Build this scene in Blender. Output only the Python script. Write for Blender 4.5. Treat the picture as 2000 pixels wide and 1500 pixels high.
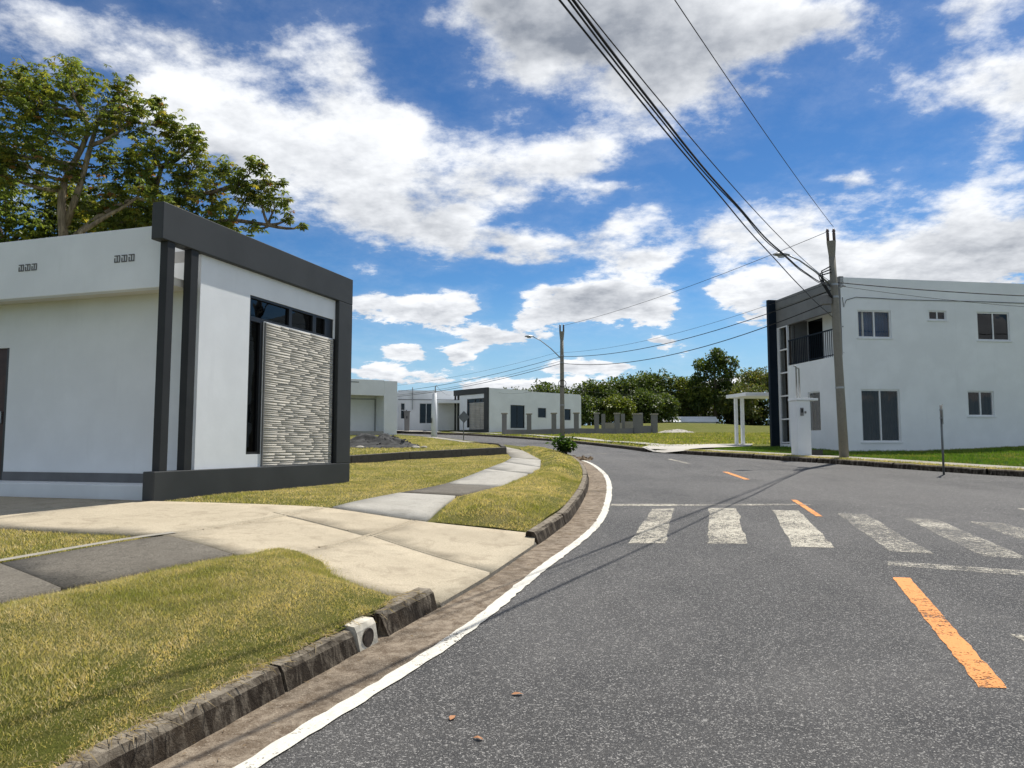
import bpy, bmesh, math, random
import numpy as np
from mathutils import Vector, Matrix, noise as mnoise
from mathutils.geometry import delaunay_2d_cdt

R = math.radians
for o in list(bpy.data.objects):
    bpy.data.objects.remove(o)
S = bpy.context.scene
C = S.collection

# ---------------------------------------------------------------- camera
EYE = 1.55
cam_d = bpy.data.cameras.new('camera')
cam_d.sensor_width = 36.0
cam_d.lens = 26.1
cam_d.clip_end = 3000
cam = bpy.data.objects.new('camera', cam_d)
C.objects.link(cam)
cam.location = (0, 0, EYE)
cam.rotation_euler = (R(90 + 4.652), 0, 0)
S.camera = cam

# ---------------------------------------------------------------- light
SUN_AZ, SUN_EL = 53.0, 60.0            # azimuth measured from +X towards +Y
SKY_STRENGTH, SUN_STRENGTH = 0.10, 4.6
S.view_settings.view_transform = 'Standard'
S.view_settings.look = 'None'
S.view_settings.gamma = 1.0
S.view_settings.exposure = 0.28
S.view_settings.use_curve_mapping = False

sun_d = bpy.data.lights.new('sun', 'SUN')
sun_d.energy = SUN_STRENGTH
sun_d.angle = R(0.53)
sun_d.color = (1.0, 0.955, 0.885)
sun = bpy.data.objects.new('sun', sun_d)
C.objects.link(sun)
sv = Vector((math.cos(R(SUN_EL)) * math.cos(R(SUN_AZ)), math.cos(R(SUN_EL)) * math.sin(R(SUN_AZ)), math.sin(R(SUN_EL))))
sun.rotation_euler = sv.to_track_quat('Z', 'Y').to_euler()
sun.location = sv * 60

world = bpy.data.worlds.new('World')
S.world = world
world.use_nodes = True
WT = world.node_tree
WT.nodes.clear()


class NT:
    """small helper around a node tree"""
    def __init__(self, t):
        self.t = t

    def n(self, typ, ins=None, **props):
        nd = self.t.nodes.new(typ)
        for k, v in props.items():
            setattr(nd, k, v)
        for k, v in (ins or {}).items():
            s = nd.inputs[k]
            if isinstance(v, bpy.types.NodeSocket):
                self.t.links.new(v, s)
            else:
                s.default_value = v
        return nd

    def m(self, op, a, b=None, c=None, clamp=False):
        ins = {0: a}
        if b is not None:
            ins[1] = b
        if c is not None:
            ins[2] = c
        return self.n('ShaderNodeMath', ins, operation=op, use_clamp=clamp).outputs[0]

    def v(self, op, a, b=None, c=None):
        ins = {0: a}
        if b is not None:
            ins[1] = b
        if c is not None:
            ins[2] = c
        nd = self.n('ShaderNodeVectorMath', ins, operation=op)
        return nd.outputs['Value'] if op in ('DOT_PRODUCT', 'LENGTH', 'DISTANCE') else nd.outputs[0]

    def sstep(self, x, lo, hi, a=0.0, b=1.0):
        return self.n('ShaderNodeMapRange', {0: x, 1: lo, 2: hi, 3: a, 4: b}, interpolation_type='SMOOTHSTEP').outputs[0]

    def mix(self, f, a, b, blend='MIX'):
        nd = self.t.nodes.new('ShaderNodeMix')
        nd.data_type = 'RGBA'
        nd.blend_type = blend
        for idx, val in ((0, f), (6, a), (7, b)):
            s = nd.inputs[idx]
            if isinstance(val, bpy.types.NodeSocket):
                self.t.links.new(val, s)
            elif idx == 0:
                s.default_value = val
            else:
                s.default_value = (val[0], val[1], val[2], 1)
        return nd.outputs[2]

    def noise(self, vec, scale, detail=4, rough=.55, dist=0.0, out=0):
        return self.n('ShaderNodeTexNoise', {'Vector': vec, 'Scale': scale, 'Detail': detail, 'Roughness': rough, 'Distortion': dist}).outputs[out]


def build_sky():
    t = NT(WT)
    sky = t.n('ShaderNodeTexSky', sky_type='NISHITA', sun_disc=False)
    sky.sun_elevation = R(SUN_EL)
    sky.sun_rotation = R(90 - SUN_AZ)
    sky.altitude = 100
    sky.air_density = 1.0
    sky.dust_density = 0.15
    sky.ozone_density = 3.5
    # deepen the clear blue as the photograph's tone curve does
    deep = t.n('ShaderNodeGamma', {0: t.v('SCALE', sky.outputs[0]), 1: 1.5}).outputs[0]
    deep.node.inputs[0].links[0].from_node.inputs['Scale'].default_value = .1
    blue = t.mix(1.0, deep, (7.5, 9.9, 10.2), 'MULTIPLY')
    d = t.n('ShaderNodeTexCoord').outputs['Generated']
    d = t.v('NORMALIZE', d)
    sep = t.n('ShaderNodeSeparateXYZ', {0: d})
    x, y, z = sep.outputs
    az = t.m('MULTIPLY', t.m('ARCTAN2', x, y), 57.2958)
    el = t.m('MULTIPLY', t.m('ARCSINE', z), 57.2958)
    zz = t.m('MAXIMUM', z, 0.0)
    blue = t.mix(t.sstep(el, 13, 0), blue, (3.3, 5.1, 6.8))
    bg_sky = t.n('ShaderNodeBackground', {'Color': blue, 'Strength': SKY_STRENGTH})
    inv = t.m('DIVIDE', 1.0, t.m('ADD', zz, 0.22))
    q = t.v('MULTIPLY', d, t.n('ShaderNodeCombineXYZ', {0: inv, 1: inv, 2: inv}).outputs[0])
    N1 = t.noise(q, 5.0, 10, .66)
    N1s = t.noise(t.v('ADD', q, (0.02, 0.025, 0.06)), 5.0, 4, .62)
    W = t.noise(q, 4.5, 3, .60, 0.0, out=1)
    Wv = t.v('SUBTRACT', W, (.5, .5, .5))
    amp = t.m('ADD', t.m('MULTIPLY', zz, 12.0), .5)
    Wv = t.v('MULTIPLY', Wv, t.n('ShaderNodeCombineXYZ', {0: t.m('MULTIPLY', amp, 1.5), 1: amp, 2: 0.0}).outputs[0])
    P0 = t.n('ShaderNodeCombineXYZ', {0: az, 1: el, 2: 0.0}).outputs[0]
    Pw = t.v('ADD', P0, Wv)
    # cumulus groups: azimuth, elevation, half widths, weight, greyness
    blobs = [
        (1.0, 31.5, 5.5, 3.4, 1.2, .95), (8.5, 31.2, 7.5, 3.2, 1.2, .8), (16.5, 29.4, 5.5, 3.0, 1.0, .3), (11, 26.4, 5.5, 2.0, .95, .45), (21.5, 29.2, 4.4, 2.2, .95, 0),
        (-31.0, 27.0, 6, 1.9, .95, 0), (-25.5, 23.8, 6, 2.2, 1.0, 0), (-21, 22.2, 4, 2, .8, 0), (-18, 21.0, 5, 2.7, .9, .1), (-11.5, 18.2, 4.8, 3.0, 1.05, .25),
        (-3.0, 20.4, 6, 2.2, .92, .15), (5.2, 22.0, 5.0, 2.3, .95, .25), (-4, 16.0, 5.2, 1.6, .9, .2), (3.2, 15.3, 5.0, 1.2, .8, .15), (9, 16.4, 3.5, .8, .6, 0), (-13.4, 27.0, 3.6, 3.2, .92, .05), (-10.5, 23.5, 2.5, 2.2, .7, 0),
        (7.2, 11.3, 6.4, 1.9, 1.45, .6), (9.5, 14.0, 3.8, .8, .55, .0), (-6.2, 10.4, 3.8, 1.15, 1.2, .35), (-1.6, 8.5, 3.2, .8, 1.1, .35), (-11.8, 10.6, 1.6, .8, .9, .1),
        (33.5, 13.4, 5.5, 3.2, 1.25, .28), (27, 11.8, 5, 1.8, 1.0, .12), (18.0, 15.6, 5, 2.4, .72, .0), (23, 14.0, 3.5, 1.4, .7, .0), (18.3, 10.8, 3.6, 1.6, 1.0, .15), (36, 22.6, 3.4, 2.7, 1.1, .1), (33.5, 27, 2.8, 1.0, .7, 0),
        (14.2, 11.8, 1.6, 2.2, -.9, 0), (0.5, 12.9, 5.0, .8, -.8, 0), (-.8, 10.6, 1.2, 1.6, -.8, 0), (13.5, 19.8, 5, 1.3, -.5, 0),
        (-8.5, 7.2, 2.1, .75, 1.1, .3), (-4.0, 7.0, 1.2, .65, 1.1, .3), (11.8, 7.8, 1.5, .55, 1.05, .3), (4.5, 6.0, 2.0, .5, .9, .2), (-10, 5.3, 2.8, .65, 1.05, .3),
        (-1, 4.5, 3.8, .75, 1.0, .2), (5.5, 4.4, 3.6, .65, 1.0, .2), (8, 5.8, 1.2, .4, .9, .2), (24.5, 18.2, 2.0, .55, .75, 0), (8.4, 18.9, 3.0, .55, .62, 0), (-3.8, 17.9, 1.5, .5, .6, 0), (17, 20.5, 1.6, .5, .6, 0), (17, 4.4, 4, .6, .9, .2), (-30, 9, 5, 1.5, 1, .3), (-24, 14, 4, 1.5, .9, .2),
    ]
    acc, accb = None, None
    for (a, e, ra, re, w, g) in blobs:
        k = t.v('MULTIPLY_ADD', Pw, (.95 / ra, .95 / re, 0), (-.95 * a / ra, -.95 * e / re, 0))
        gq = t.m('POWER', .36788, t.v('DOT_PRODUCT', k, k))
        acc = t.v('MULTIPLY_ADD', gq, (w, w * g, w / re), acc if acc is not None else (0, 0, 0))
        accb = t.m('MULTIPLY_ADD', gq, w * e / re, accb if accb is not None else 0.0)
    dens, gry, s1 = t.n('ShaderNodeSeparateXYZ', {0: acc}).outputs
    ew = t.n('ShaderNodeSeparateXYZ', {0: Pw}).outputs[1]
    shd = t.m('SUBTRACT', t.m('MULTIPLY', ew, s1), accb)
    # sky outside the view: broken cumulus cover thickened to add fill on shaded walls
    N0 = t.noise(q, 1.5, 2, .5)
    outm = t.m('MAXIMUM', t.sstep(t.m('ABSOLUTE', az), 38, 52), t.sstep(el, 34, 42))
    extra = t.m('MULTIPLY', t.m('MULTIPLY', t.sstep(N0, .42, .60), outm), t.sstep(el, 1, 5))
    dens = t.m('ADD', t.m('MINIMUM', dens, 1.35), extra)
    gry = t.m('ADD', gry, t.m('MULTIPLY', extra, .25))
    tot = t.m('ADD', dens, t.m('MULTIPLY', t.m('SUBTRACT', N1, .5), 2.7))
    # cumulus bodies with crisp rims low down, torn soft vapour higher up
    soft = t.sstep(el, 9, 16, 0.0, 1.0)
    hi_ = t.m('ADD', .62, t.m('MULTIPLY', soft, .38))
    alpha = t.n('ShaderNodeMapRange', {0: tot, 1: t.m('SUBTRACT', .36, t.m('MULTIPLY', soft, .22)), 2: hi_, 3: 0.0, 4: 1.0}, interpolation_type='SMOOTHSTEP').outputs[0]
    alpha = t.m('MULTIPLY', alpha, t.sstep(el, .5, 3.0, .45, 1.0))
    veil = t.m('MULTIPLY', t.sstep(tot, -.3, .6), .10)
    alpha = t.m('MAXIMUM', alpha, veil)
    # light from above: tops bright, flat bases grey, thick cores grey
    relief = t.m('MULTIPLY', t.m('SUBTRACT', N1, N1s), 1.5)
    lit = t.m('ADD', t.m('ADD', t.m('MULTIPLY', shd, .36), relief), .84)
    core = t.m('MULTIPLY', t.sstep(dens, .55, 1.5), t.m('SUBTRACT', 1.0, t.m('POWER', .36788, gry)))
    lit = t.m('SUBTRACT', lit, t.m('MULTIPLY', core, .92), clamp=True)
    col = t.mix(lit, (.24, .27, .325), (.90, .92, .95))
    bg_c = t.n('ShaderNodeBackground', {'Color': col, 'Strength': 0.92})
    mx = t.n('ShaderNodeMixShader', {0: alpha, 1: bg_sky.outputs[0], 2: bg_c.outputs[0]})
    t.n('ShaderNodeOutputWorld', {'Surface': mx.outputs[0]})


build_sky()
world.cycles.sampling_method = 'MANUAL'
world.cycles.sample_map_resolution = 256
S.cycles.max_bounces = 6
S.cycles.diffuse_bounces = 3
S.cycles.glossy_bounces = 3
S.cycles.transparent_max_bounces = 8

# ---------------------------------------------------------------- materials
def new_mat(name):
    m = bpy.data.materials.new(name)
    m.use_nodes = True
    m.node_tree.nodes.clear()
    return m, NT(m.node_tree)


def finish(t, col, rough=.6, bump=None, bump_s=.3, bump_d=.01, spec=.5, metal=0.0, extra=None):
    ins = {'Base Color': col if isinstance(col, bpy.types.NodeSocket) else (*col, 1), 'Roughness': rough, 'Metallic': metal, 'Specular IOR Level': spec}
    if bump is not None:
        ins['Normal'] = t.n('ShaderNodeBump', {'Height': bump, 'Strength': bump_s, 'Distance': bump_d}).outputs[0]
    if extra:
        ins.update(extra)
    p = t.n('ShaderNodeBsdfPrincipled', ins)
    return p


def out(t, sh):
    t.n('ShaderNodeOutputMaterial', {'Surface': sh})


def wpos(t):
    return t.n('ShaderNodeNewGeometry').outputs['Position']


def plain(name, col, rough=.6, var=.12, scale=3.0, bump=.15, spec=.4, metal=0.0, fine=60.0):
    m, t = new_mat(name)
    p = wpos(t)
    n1 = t.noise(p, scale, 6, .6)
    n2 = t.noise(p, fine, 3, .6)
    f = t.sstep(n1, .3, .7)
    lo = tuple(c * (1 - var) for c in col)
    hi = tuple(min(1, c * (1 + var * .5)) for c in col)
    out(t, finish(t, t.mix(f, lo, hi), rough, n2, bump, .004, spec, metal).outputs[0])
    return m


def wall_paint(name, col, dirt=.35):
    """painted render: faint blotches, trowel relief, rain streaks"""
    m, t = new_mat(name)
    p = wpos(t)
    blot = t.noise(p, .9, 6, .6)
    streak = t.noise(t.v('MULTIPLY', p, (5.0, 5.0, .45)), 1.0, 5, .6)
    fine = t.noise(p, 45, 4, .6)
    trow = t.noise(p, 5, 4, .6)
    c = t.mix(t.sstep(blot, .35, .7), tuple(v * .92 for v in col), col)
    c = t.mix(t.m('MULTIPLY', t.sstep(streak, .58, .85), dirt), c, tuple(v * .62 for v in col))
    h = t.m('ADD', t.m('MULTIPLY', fine, .25), trow)
    out(t, finish(t, c, .75, h, .18, .012, .3).outputs[0])
    return m


def concrete(name, col, stain=(.10, .085, .06), amt=.5, sc=1.0, grain=.5):
    m, t = new_mat(name)
    p = wpos(t)
    big = t.noise(p, .8 * sc, 7, .65, .5)
    mid = t.noise(p, 4.5 * sc, 6, .7, .8)
    fine = t.noise(p, 70, 5, .7)
    pit = t.n('ShaderNodeTexVoronoi', {'Vector': p, 'Scale': 55.0}).outputs[0]
    c = t.mix(t.sstep(fine, .35, .65), tuple(v * (1 - .5 * grain) for v in col), tuple(v * 1.08 for v in col))
    c = t.mix(t.m('MULTIPLY', t.sstep(mid, .47, .72), amt * .8), c, stain)
    c = t.mix(t.m('MULTIPLY', t.sstep(big, .42, .75), amt), c, tuple((a + b) * .5 for a, b in zip(col, stain)))
    c = t.mix(t.m('MULTIPLY', t.sstep(pit, .16, .05), .35), c, stain)
    out(t, finish(t, c, .85, t.m('ADD', fine, t.m('MULTIPLY', mid, .7)), .35, .01, .25).outputs[0])
    return m


def mat_asphalt():
    m, t = new_mat('asphalt')
    p = wpos(t)
    vor = t.n('ShaderNodeTexVoronoi', {'Vector': p, 'Scale': 150.0})
    cell = t.n('ShaderNodeSeparateColor', {0: vor.outputs['Color']}).outputs[0]
    vor2 = t.n('ShaderNodeTexVoronoi', {'Vector': p, 'Scale': 60.0})
    cell2 = t.n('ShaderNodeSeparateColor', {0: vor2.outputs['Color']}).outputs[0]
    big = t.noise(p, .22, 7, .62, .5)
    mid = t.noise(p, 1.7, 6, .65, .4)
    tone = t.mix(t.sstep(big, .38, .62), (.020, .0195, .019), (.070, .067, .063))
    tone = t.mix(t.m('MULTIPLY', t.sstep(mid, .48, .8), .55), tone, (.095, .089, .080))
    trk = t.noise(t.v('MULTIPLY', p, (1.0, .10, 1.0)), 1.0, 4, .6, .3)
    tone = t.mix(t.m('MULTIPLY', t.sstep(trk, .45, .68), .5), tone, (.092, .088, .082))
    stone = t.mix(cell2, (.09, .088, .085), (.42, .405, .375))
    c = t.mix(t.sstep(cell, .58, .97), tone, stone)
    gap = t.sstep(vor.outputs['Distance'], .5, .9)
    c = t.mix(t.m('MULTIPLY', gap, .8), c, (.012, .012, .013))
    dust = t.noise(p, 1.1, 8, .72, 1.2)
    c = t.mix(t.m('MULTIPLY', t.sstep(dust, .66, .82), .5), c, (.24, .22, .19))
    h = t.m('SUBTRACT', t.m('MULTIPLY', cell, .5), vor.outputs['Distance'])
    out(t, finish(t, c, t.sstep(cell, 0, 1, .62, .9), h, .75, .006, .38).outputs[0])
    return m


def mat_paint(name, col, wear_lo=.40, wear_hi=.55, dirty=.35):
    """road paint worn through to the asphalt below"""
    m, t = new_mat(name)
    p = wpos(t)
    n = t.noise(p, 16, 8, .75)
    big = t.noise(p, 1.6, 5, .6)
    vor = t.n('ShaderNodeTexVoronoi', {'Vector': p, 'Scale': 90.0})
    cell = t.n('ShaderNodeSeparateColor', {0: vor.outputs['Color']}).outputs[0]
    k = t.m('ADD', t.m('ADD', t.m('MULTIPLY', n, .6), t.m('MULTIPLY', big, .35)), t.m('MULTIPLY', cell, .16))
    a = t.sstep(k, wear_lo, wear_hi)
    c = t.mix(t.m('MULTIPLY', t.sstep(n, .45, .7), dirty), col, tuple(v * .55 for v in col))
    b = finish(t, c, .75, vor.outputs['Distance'], .4, .004, .3)
    tr = t.n('ShaderNodeBsdfTransparent')
    out(t, t.n('ShaderNodeMixShader', {0: a, 1: tr.outputs[0], 2: b.outputs[0]}).outputs[0])
    return m


def mat_kerb():
    m, t = new_mat('weathered_kerb')
    p = wpos(t)
    big = t.noise(p, 2.6, 6, .7, .4)
    st = t.noise(t.v('MULTIPLY', p, (14, 14, 3.0)), 1.0, 7, .72, .6)
    fine = t.noise(p, 60, 5, .7)
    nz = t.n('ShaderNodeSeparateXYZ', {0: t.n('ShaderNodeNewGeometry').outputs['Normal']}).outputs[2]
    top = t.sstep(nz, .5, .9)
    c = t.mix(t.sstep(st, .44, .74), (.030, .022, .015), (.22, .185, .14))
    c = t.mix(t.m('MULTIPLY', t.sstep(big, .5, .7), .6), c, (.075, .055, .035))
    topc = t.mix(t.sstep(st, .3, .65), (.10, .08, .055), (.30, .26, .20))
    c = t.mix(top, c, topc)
    c = t.mix(t.m('MULTIPLY', t.sstep(fine, .62, .75), .5), c, (.42, .40, .35))
    out(t, finish(t, c, .92, t.m('ADD', st, fine), .7, .02, .2).outputs[0])
    return m


def mat_gutter():
    m, t = new_mat('gutter_concrete')
    p = wpos(t)
    big = t.noise(p, 1.4, 7, .68, .8)
    mid = t.noise(p, 9, 7, .7, .5)
    fine = t.noise(p, 80, 4, .7)
    c = t.mix(t.sstep(mid, .35, .65), (.15, .112, .076), (.33, .27, .20))
    c = t.mix(t.m('MULTIPLY', t.sstep(big, .45, .72), .7), c, (.075, .058, .042))
    c = t.mix(t.m('MULTIPLY', t.sstep(fine, .55, .70), .75), c, (.46, .40, .31))
    c = t.mix(t.m('MULTIPLY', t.sstep(fine, .42, .32), .7), c, (.05, .038, .028))
    out(t, finish(t, c, .92, t.m('ADD', mid, fine), .9, .012, .2).outputs[0])
    return m


def mat_lawn(name, dry=.5, bright=1.0):
    m, t = new_mat(name)
    p = wpos(t)
    big = t.noise(p, .5, 6, .62, .3)
    mid = t.noise(p, 3.0, 7, .7, .3)
    fine = t.noise(t.v('MULTIPLY', p, (1, 1, .2)), 90, 5, .75)
    g = tuple(c * bright for c in (.17, .185, .035))
    s = tuple(c * bright for c in (.42, .34, .155))
    c = t.mix(t.sstep(t.m('ADD', t.m('MULTIPLY', big, .5), t.m('MULTIPLY', mid, .5)), .62 - .35 * dry, .86 - .35 * dry), g, s)
    c = t.mix(t.m('MULTIPLY', t.sstep(fine, .35, .62), .6), tuple(v * .45 for v in g), c)
    out(t, finish(t, c, .95, t.m('ADD', fine, mid), .9, .03, .1).outputs[0])
    return m


def mat_leaf(name, trans=.35, rough=.5):
    """leaf: colour from the mesh's own 'tint' attribute, light shining through"""
    m, t = new_mat(name)
    a = t.n('ShaderNodeAttribute', attribute_name='tint').outputs['Color']
    d = finish(t, a, rough, spec=.35)
    tr = t.n('ShaderNodeBsdfTranslucent', {'Color': t.mix(1.0, a, (1.25, 1.2, .55), 'MULTIPLY')})
    out(t, t.n('ShaderNodeMixShader', {0: trans, 1: d.outputs[0], 2: tr.outputs[0]}).outputs[0])
    return m


def mat_bark(name='bark', col=(.15, .12, .085)):
    m, t = new_mat(name)
    p = wpos(t)
    st = t.noise(t.v('MULTIPLY', p, (9, 9, 1.6)), 1.0, 6, .7, .5)
    c = t.mix(t.sstep(st, .35, .68), tuple(v * .5 for v in col), tuple(v * 1.4 for v in col))
    out(t, finish(t, c, .9, st, .6, .03, .2).outputs[0])
    return m


def mat_glass(name, tint=(.25, .28, .30), see=.55):
    """window pane: tinted see-through glass with mirror reflection by viewing angle"""
    m, t = new_mat(name)
    fr = t.n('ShaderNodeFresnel', {'IOR': 1.52}).outputs[0]
    bf = t.n('ShaderNodeNewGeometry').outputs['Backfacing']
    k = t.m('MULTIPLY', t.m('MULTIPLY', fr, .75), t.m('SUBTRACT', 1.0, bf), clamp=True)
    wav = t.noise(wpos(t), 1.3, 2, .5)
    nrm = t.n('ShaderNodeBump', {'Height': wav, 'Strength': .06, 'Distance': .05}).outputs[0]
    gl = t.n('ShaderNodeBsdfGlossy', {'Color': (.95, .97, 1, 1), 'Roughness': .015, 'Normal': nrm})
    tr = t.n('ShaderNodeBsdfTransparent', {'Color': (tint[0] * see, tint[1] * see, tint[2] * see, 1)})
    out(t, t.n('ShaderNodeMixShader', {0: k, 1: tr.outputs[0], 2: gl.outputs[0]}).outputs[0])
    return m


def mat_stone_clad():
    m, t = new_mat('stacked_stone')
    p = wpos(t)
    a = t.n('ShaderNodeAttribute', attribute_name='tint').outputs['Color']
    n = t.noise(t.v('MULTIPLY', p, (6, 6, 30)), 1.0, 6, .7)
    c = t.mix(t.sstep(n, .3, .7), t.mix(1.0, a, (.86, .85, .83), 'MULTIPLY'), a)
    out(t, finish(t, c, .85, n, .15, .006, .25).outputs[0])
    return m


M = dict(
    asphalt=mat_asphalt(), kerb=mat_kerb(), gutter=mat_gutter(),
    white_line=mat_paint('white_road_paint', (.68, .65, .56), .38, .50, .45),
    worn_white=mat_paint('worn_white_road_paint', (.55, .51, .41), .46, .63, .45),
    faded_white=mat_paint('faded_white_road_paint', (.60, .56, .46), .50, .72, .4),
    yellow=mat_paint('yellow_road_paint', (.73, .30, .085), .40, .55, .4),
    drive=concrete('driveway_concrete', (.50, .43, .31), (.23, .185, .125), .7, .9, .5),
    walk=concrete('pale_sidewalk_concrete', (.42, .40, .35), (.20, .185, .15), .6, 1.2, .45),
    walk_dark=concrete('dark_weathered_concrete', (.20, .18, .145), (.055, .047, .037), .85, 2.2, 1.2),
    walk_mid=concrete('grey_sidewalk_concrete', (.36, .335, .28), (.15, .13, .10), .5, 1.2, .5),
    apron=concrete('pale_apron_concrete', (.50, .47, .41), (.3, .28, .23), .2, 1.0, .2),
    retain=concrete('retaining_concrete', (.13, .118, .10), (.035, .03, .026), .7, 1.6, .9),
    pole=concrete('pole_concrete', (.25, .235, .195), (.13, .12, .10), .5, 2.0, .4),
    grey_block=concrete('grey_block_render', (.22, .215, .21), (.12, .115, .11), .5, 1.5, .4),
    lawn=mat_lawn('lawn_ground', .55), lawn_green=mat_lawn('green_lawn_ground', .22, 1.0), field=mat_lawn('field_grass', .42, 1.05),
    wall=wall_paint('white_wall_paint', (.825, .845, .85), .22), wall2=wall_paint('offwhite_wall_paint', (.81, .825, .825), .18),
    bounce_cream=wall_paint('bounce_tinted_ceiling_paint', (.74, .71, .62), .3),  # warm bounced light on the porch ceilings is put into this colour
    charcoal=plain('charcoal_paint', (.046, .049, .049), .6, .14, 1.3, .2, .3), fin_dark=plain('dark_trim', (.032, .034, .035), .6, .15, 2.0, .15, .2),
    midgrey=plain('mid_grey_paint', (.17, .17, .165), .65, .12, 1.5, .2), navy=plain('navy_fin_paint', (.008, .015, .025), .6, .15, 1.5, .15, .15),
    black=plain('black_aluminium', (.012, .012, .013), .35, .1, 5, .05, .5), whiteframe=plain('white_aluminium', (.72, .73, .73), .4, .06, 6, .05),
    skirting=plain('grey_skirting', (.13, .13, .13), .6, .15, 3, .15), door=plain('dark_wood', (.045, .018, .014), .5, .3, 6, .2),
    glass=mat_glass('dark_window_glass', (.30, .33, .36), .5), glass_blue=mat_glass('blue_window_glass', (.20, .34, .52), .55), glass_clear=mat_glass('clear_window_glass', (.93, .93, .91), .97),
    blue_reflection_cloth=plain('blue_reflection_cloth', (.018, .085, .21), .9, .2, 4, .2), curtain=plain('brown_curtain', (.045, .033, .024), .9, .2, 4, .2), blind=plain('grey_blind', (.07, .075, .08), .9, .15, 4, .2), room=plain('room_grey', (.10, .10, .10), .9, .1, 3, .1),  # the blue cloth colour stands in for a reflection in one upper window
    stone=mat_stone_clad(), metal=plain('galvanised_metal', (.34, .35, .35), .45, .2, 8, .1, .5, .7), cable=plain('black_cable', (.012, .012, .013), .7, .1, 5, .05),
    porcelain=plain('insulator_porcelain', (.10, .07, .06), .3, .2, 5, .05), lampglass=plain('lamp_diffuser', (.45, .47, .47), .25, .1, 5, .05),
    signgrey=plain('sign_back_grey', (.16, .17, .17), .5, .15, 5, .1, .5, .5), gravel=plain('gravel_grey', (.075, .075, .073), .95, .5, 5, .8, .2, 0, 18),
    rock=plain('pale_rock', (.45, .42, .36), .9, .3, 7, .6), soil=plain('bare_soil', (.16, .115, .07), .95, .4, 5, .8), hole=plain('drain_pipe_inside', (.065, .05, .038), .9, .5, 25, .4),
    kerb_white=plain('white_painted_kerb', (.66, .61, .50), .85, .35, 9, .5, .2), bark=mat_bark(), bark_pale=mat_bark('pale_bark', (.23, .185, .125)),
    leaf=mat_leaf('leaf', .45), leaf_dense=mat_leaf('dense_leaf', .35), grass=mat_leaf('grass_blade', .42, .65), dry_leaf=plain('dry_leaf', (.42, .20, .09), .8, .3, 30, .2),
    roofing=plain('flat_roof_screed', (.42, .41, .39), .9, .2, 2, .3),
)

# ---------------------------------------------------------------- mesh helpers
def link(name, me, mat, parent=None, smooth=False, loc=None):
    o = bpy.data.objects.new(name, me)
    C.objects.link(o)
    if mat is not None and not me.materials:
        me.materials.append(M[mat] if isinstance(mat, str) else mat)
    if parent is not None:
        o.parent = parent
    if loc is not None:
        o.location = loc
    if smooth:
        me.polygons.foreach_set('use_smooth', [True] * len(me.polygons))
    return o


def tag(o, label=None, cat=None, group=None, kind=None):
    if label:
        o['label'] = label
    if cat:
        o['category'] = cat
    if group:
        o['group'] = group
    if kind:
        o['kind'] = kind
    return o


def empty(name, loc, rz=0.0, label=None, cat=None, group=None):
    o = bpy.data.objects.new(name, None)
    C.objects.link(o)
    o.location = loc
    o.rotation_euler = (0, 0, rz)
    o.empty_display_size = .2
    return tag(o, label, cat, group)


class MB:
    def __init__(self):
        self.v, self.f = [], []

    def quad(self, a, b, c, d):
        i = len(self.v)
        self.v += [a, b, c, d]
        self.f.append((i, i + 1, i + 2, i + 3))
        return self

    def box(self, x0, x1, y0, y1, z0, z1):
        i = len(self.v)
        self.v += [(x0, y0, z0), (x1, y0, z0), (x1, y1, z0), (x0, y1, z0), (x0, y0, z1), (x1, y0, z1), (x1, y1, z1), (x0, y1, z1)]
        self.f += [tuple(i + k for k in q) for q in ((0, 3, 2, 1), (4, 5, 6, 7), (0, 1, 5, 4), (1, 2, 6, 5), (2, 3, 7, 6), (3, 0, 4, 7))]
        return self

    def tube(self, pts, rad, n=6, cap=True):
        pts = [Vector(p) for p in pts]
        if not hasattr(rad, '__len__'):
            rad = [rad] * len(pts)
        base = len(self.v)
        up = None
        for k, p in enumerate(pts):
            a = pts[max(k - 1, 0)]
            b = pts[min(k + 1, len(pts) - 1)]
            d = (b - a).normalized()
            if up is None:
                up = Vector((0, 0, 1)) if abs(d.z) < .9 else Vector((1, 0, 0))
            s = d.cross(up)
            if s.length < 1e-4:
                s = d.cross(Vector((1, 0, 0)))
            s.normalize()
            u = s.cross(d).normalized()
            up = u
            for j in range(n):
                an = 2 * math.pi * j / n
                self.v.append(tuple(p + (s * math.cos(an) + u * math.sin(an)) * rad[k]))
        for k in range(len(pts) - 1):
            for j in range(n):
                a = base + k * n + j
                b = base + k * n + (j + 1) % n
                self.f.append((a, b, b + n, a + n))
        if cap:
            self.f.append(tuple(base + j for j in reversed(range(n))))
            e = base + (len(pts) - 1) * n
            self.f.append(tuple(e + j for j in range(n)))
        return self

    def prism(self, poly, z0, z1):
        i = len(self.v)
        n = len(poly)
        self.v += [(x, y, z0) for x, y in poly] + [(x, y, z1) for x, y in poly]
        self.f.append(tuple(i + k for k in reversed(range(n))))
        self.f.append(tuple(i + n + k for k in range(n)))
        for k in range(n):
            a, b = i + k, i + (k + 1) % n
            self.f.append((a, b, b + n, a + n))
        return self

    def build(self, name, mat, parent=None, smooth=False, bevel=0.0, loc=None):
        me = bpy.data.meshes.new(name)
        me.from_pydata(self.v, [], self.f)
        me.update()
        o = link(name, me, mat, parent, smooth, loc)
        if bevel:
            b = o.modifiers.new('bevel', 'BEVEL')
            b.width = bevel
            b.segments = 2
            b.limit_method = 'ANGLE'
        return o


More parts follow.
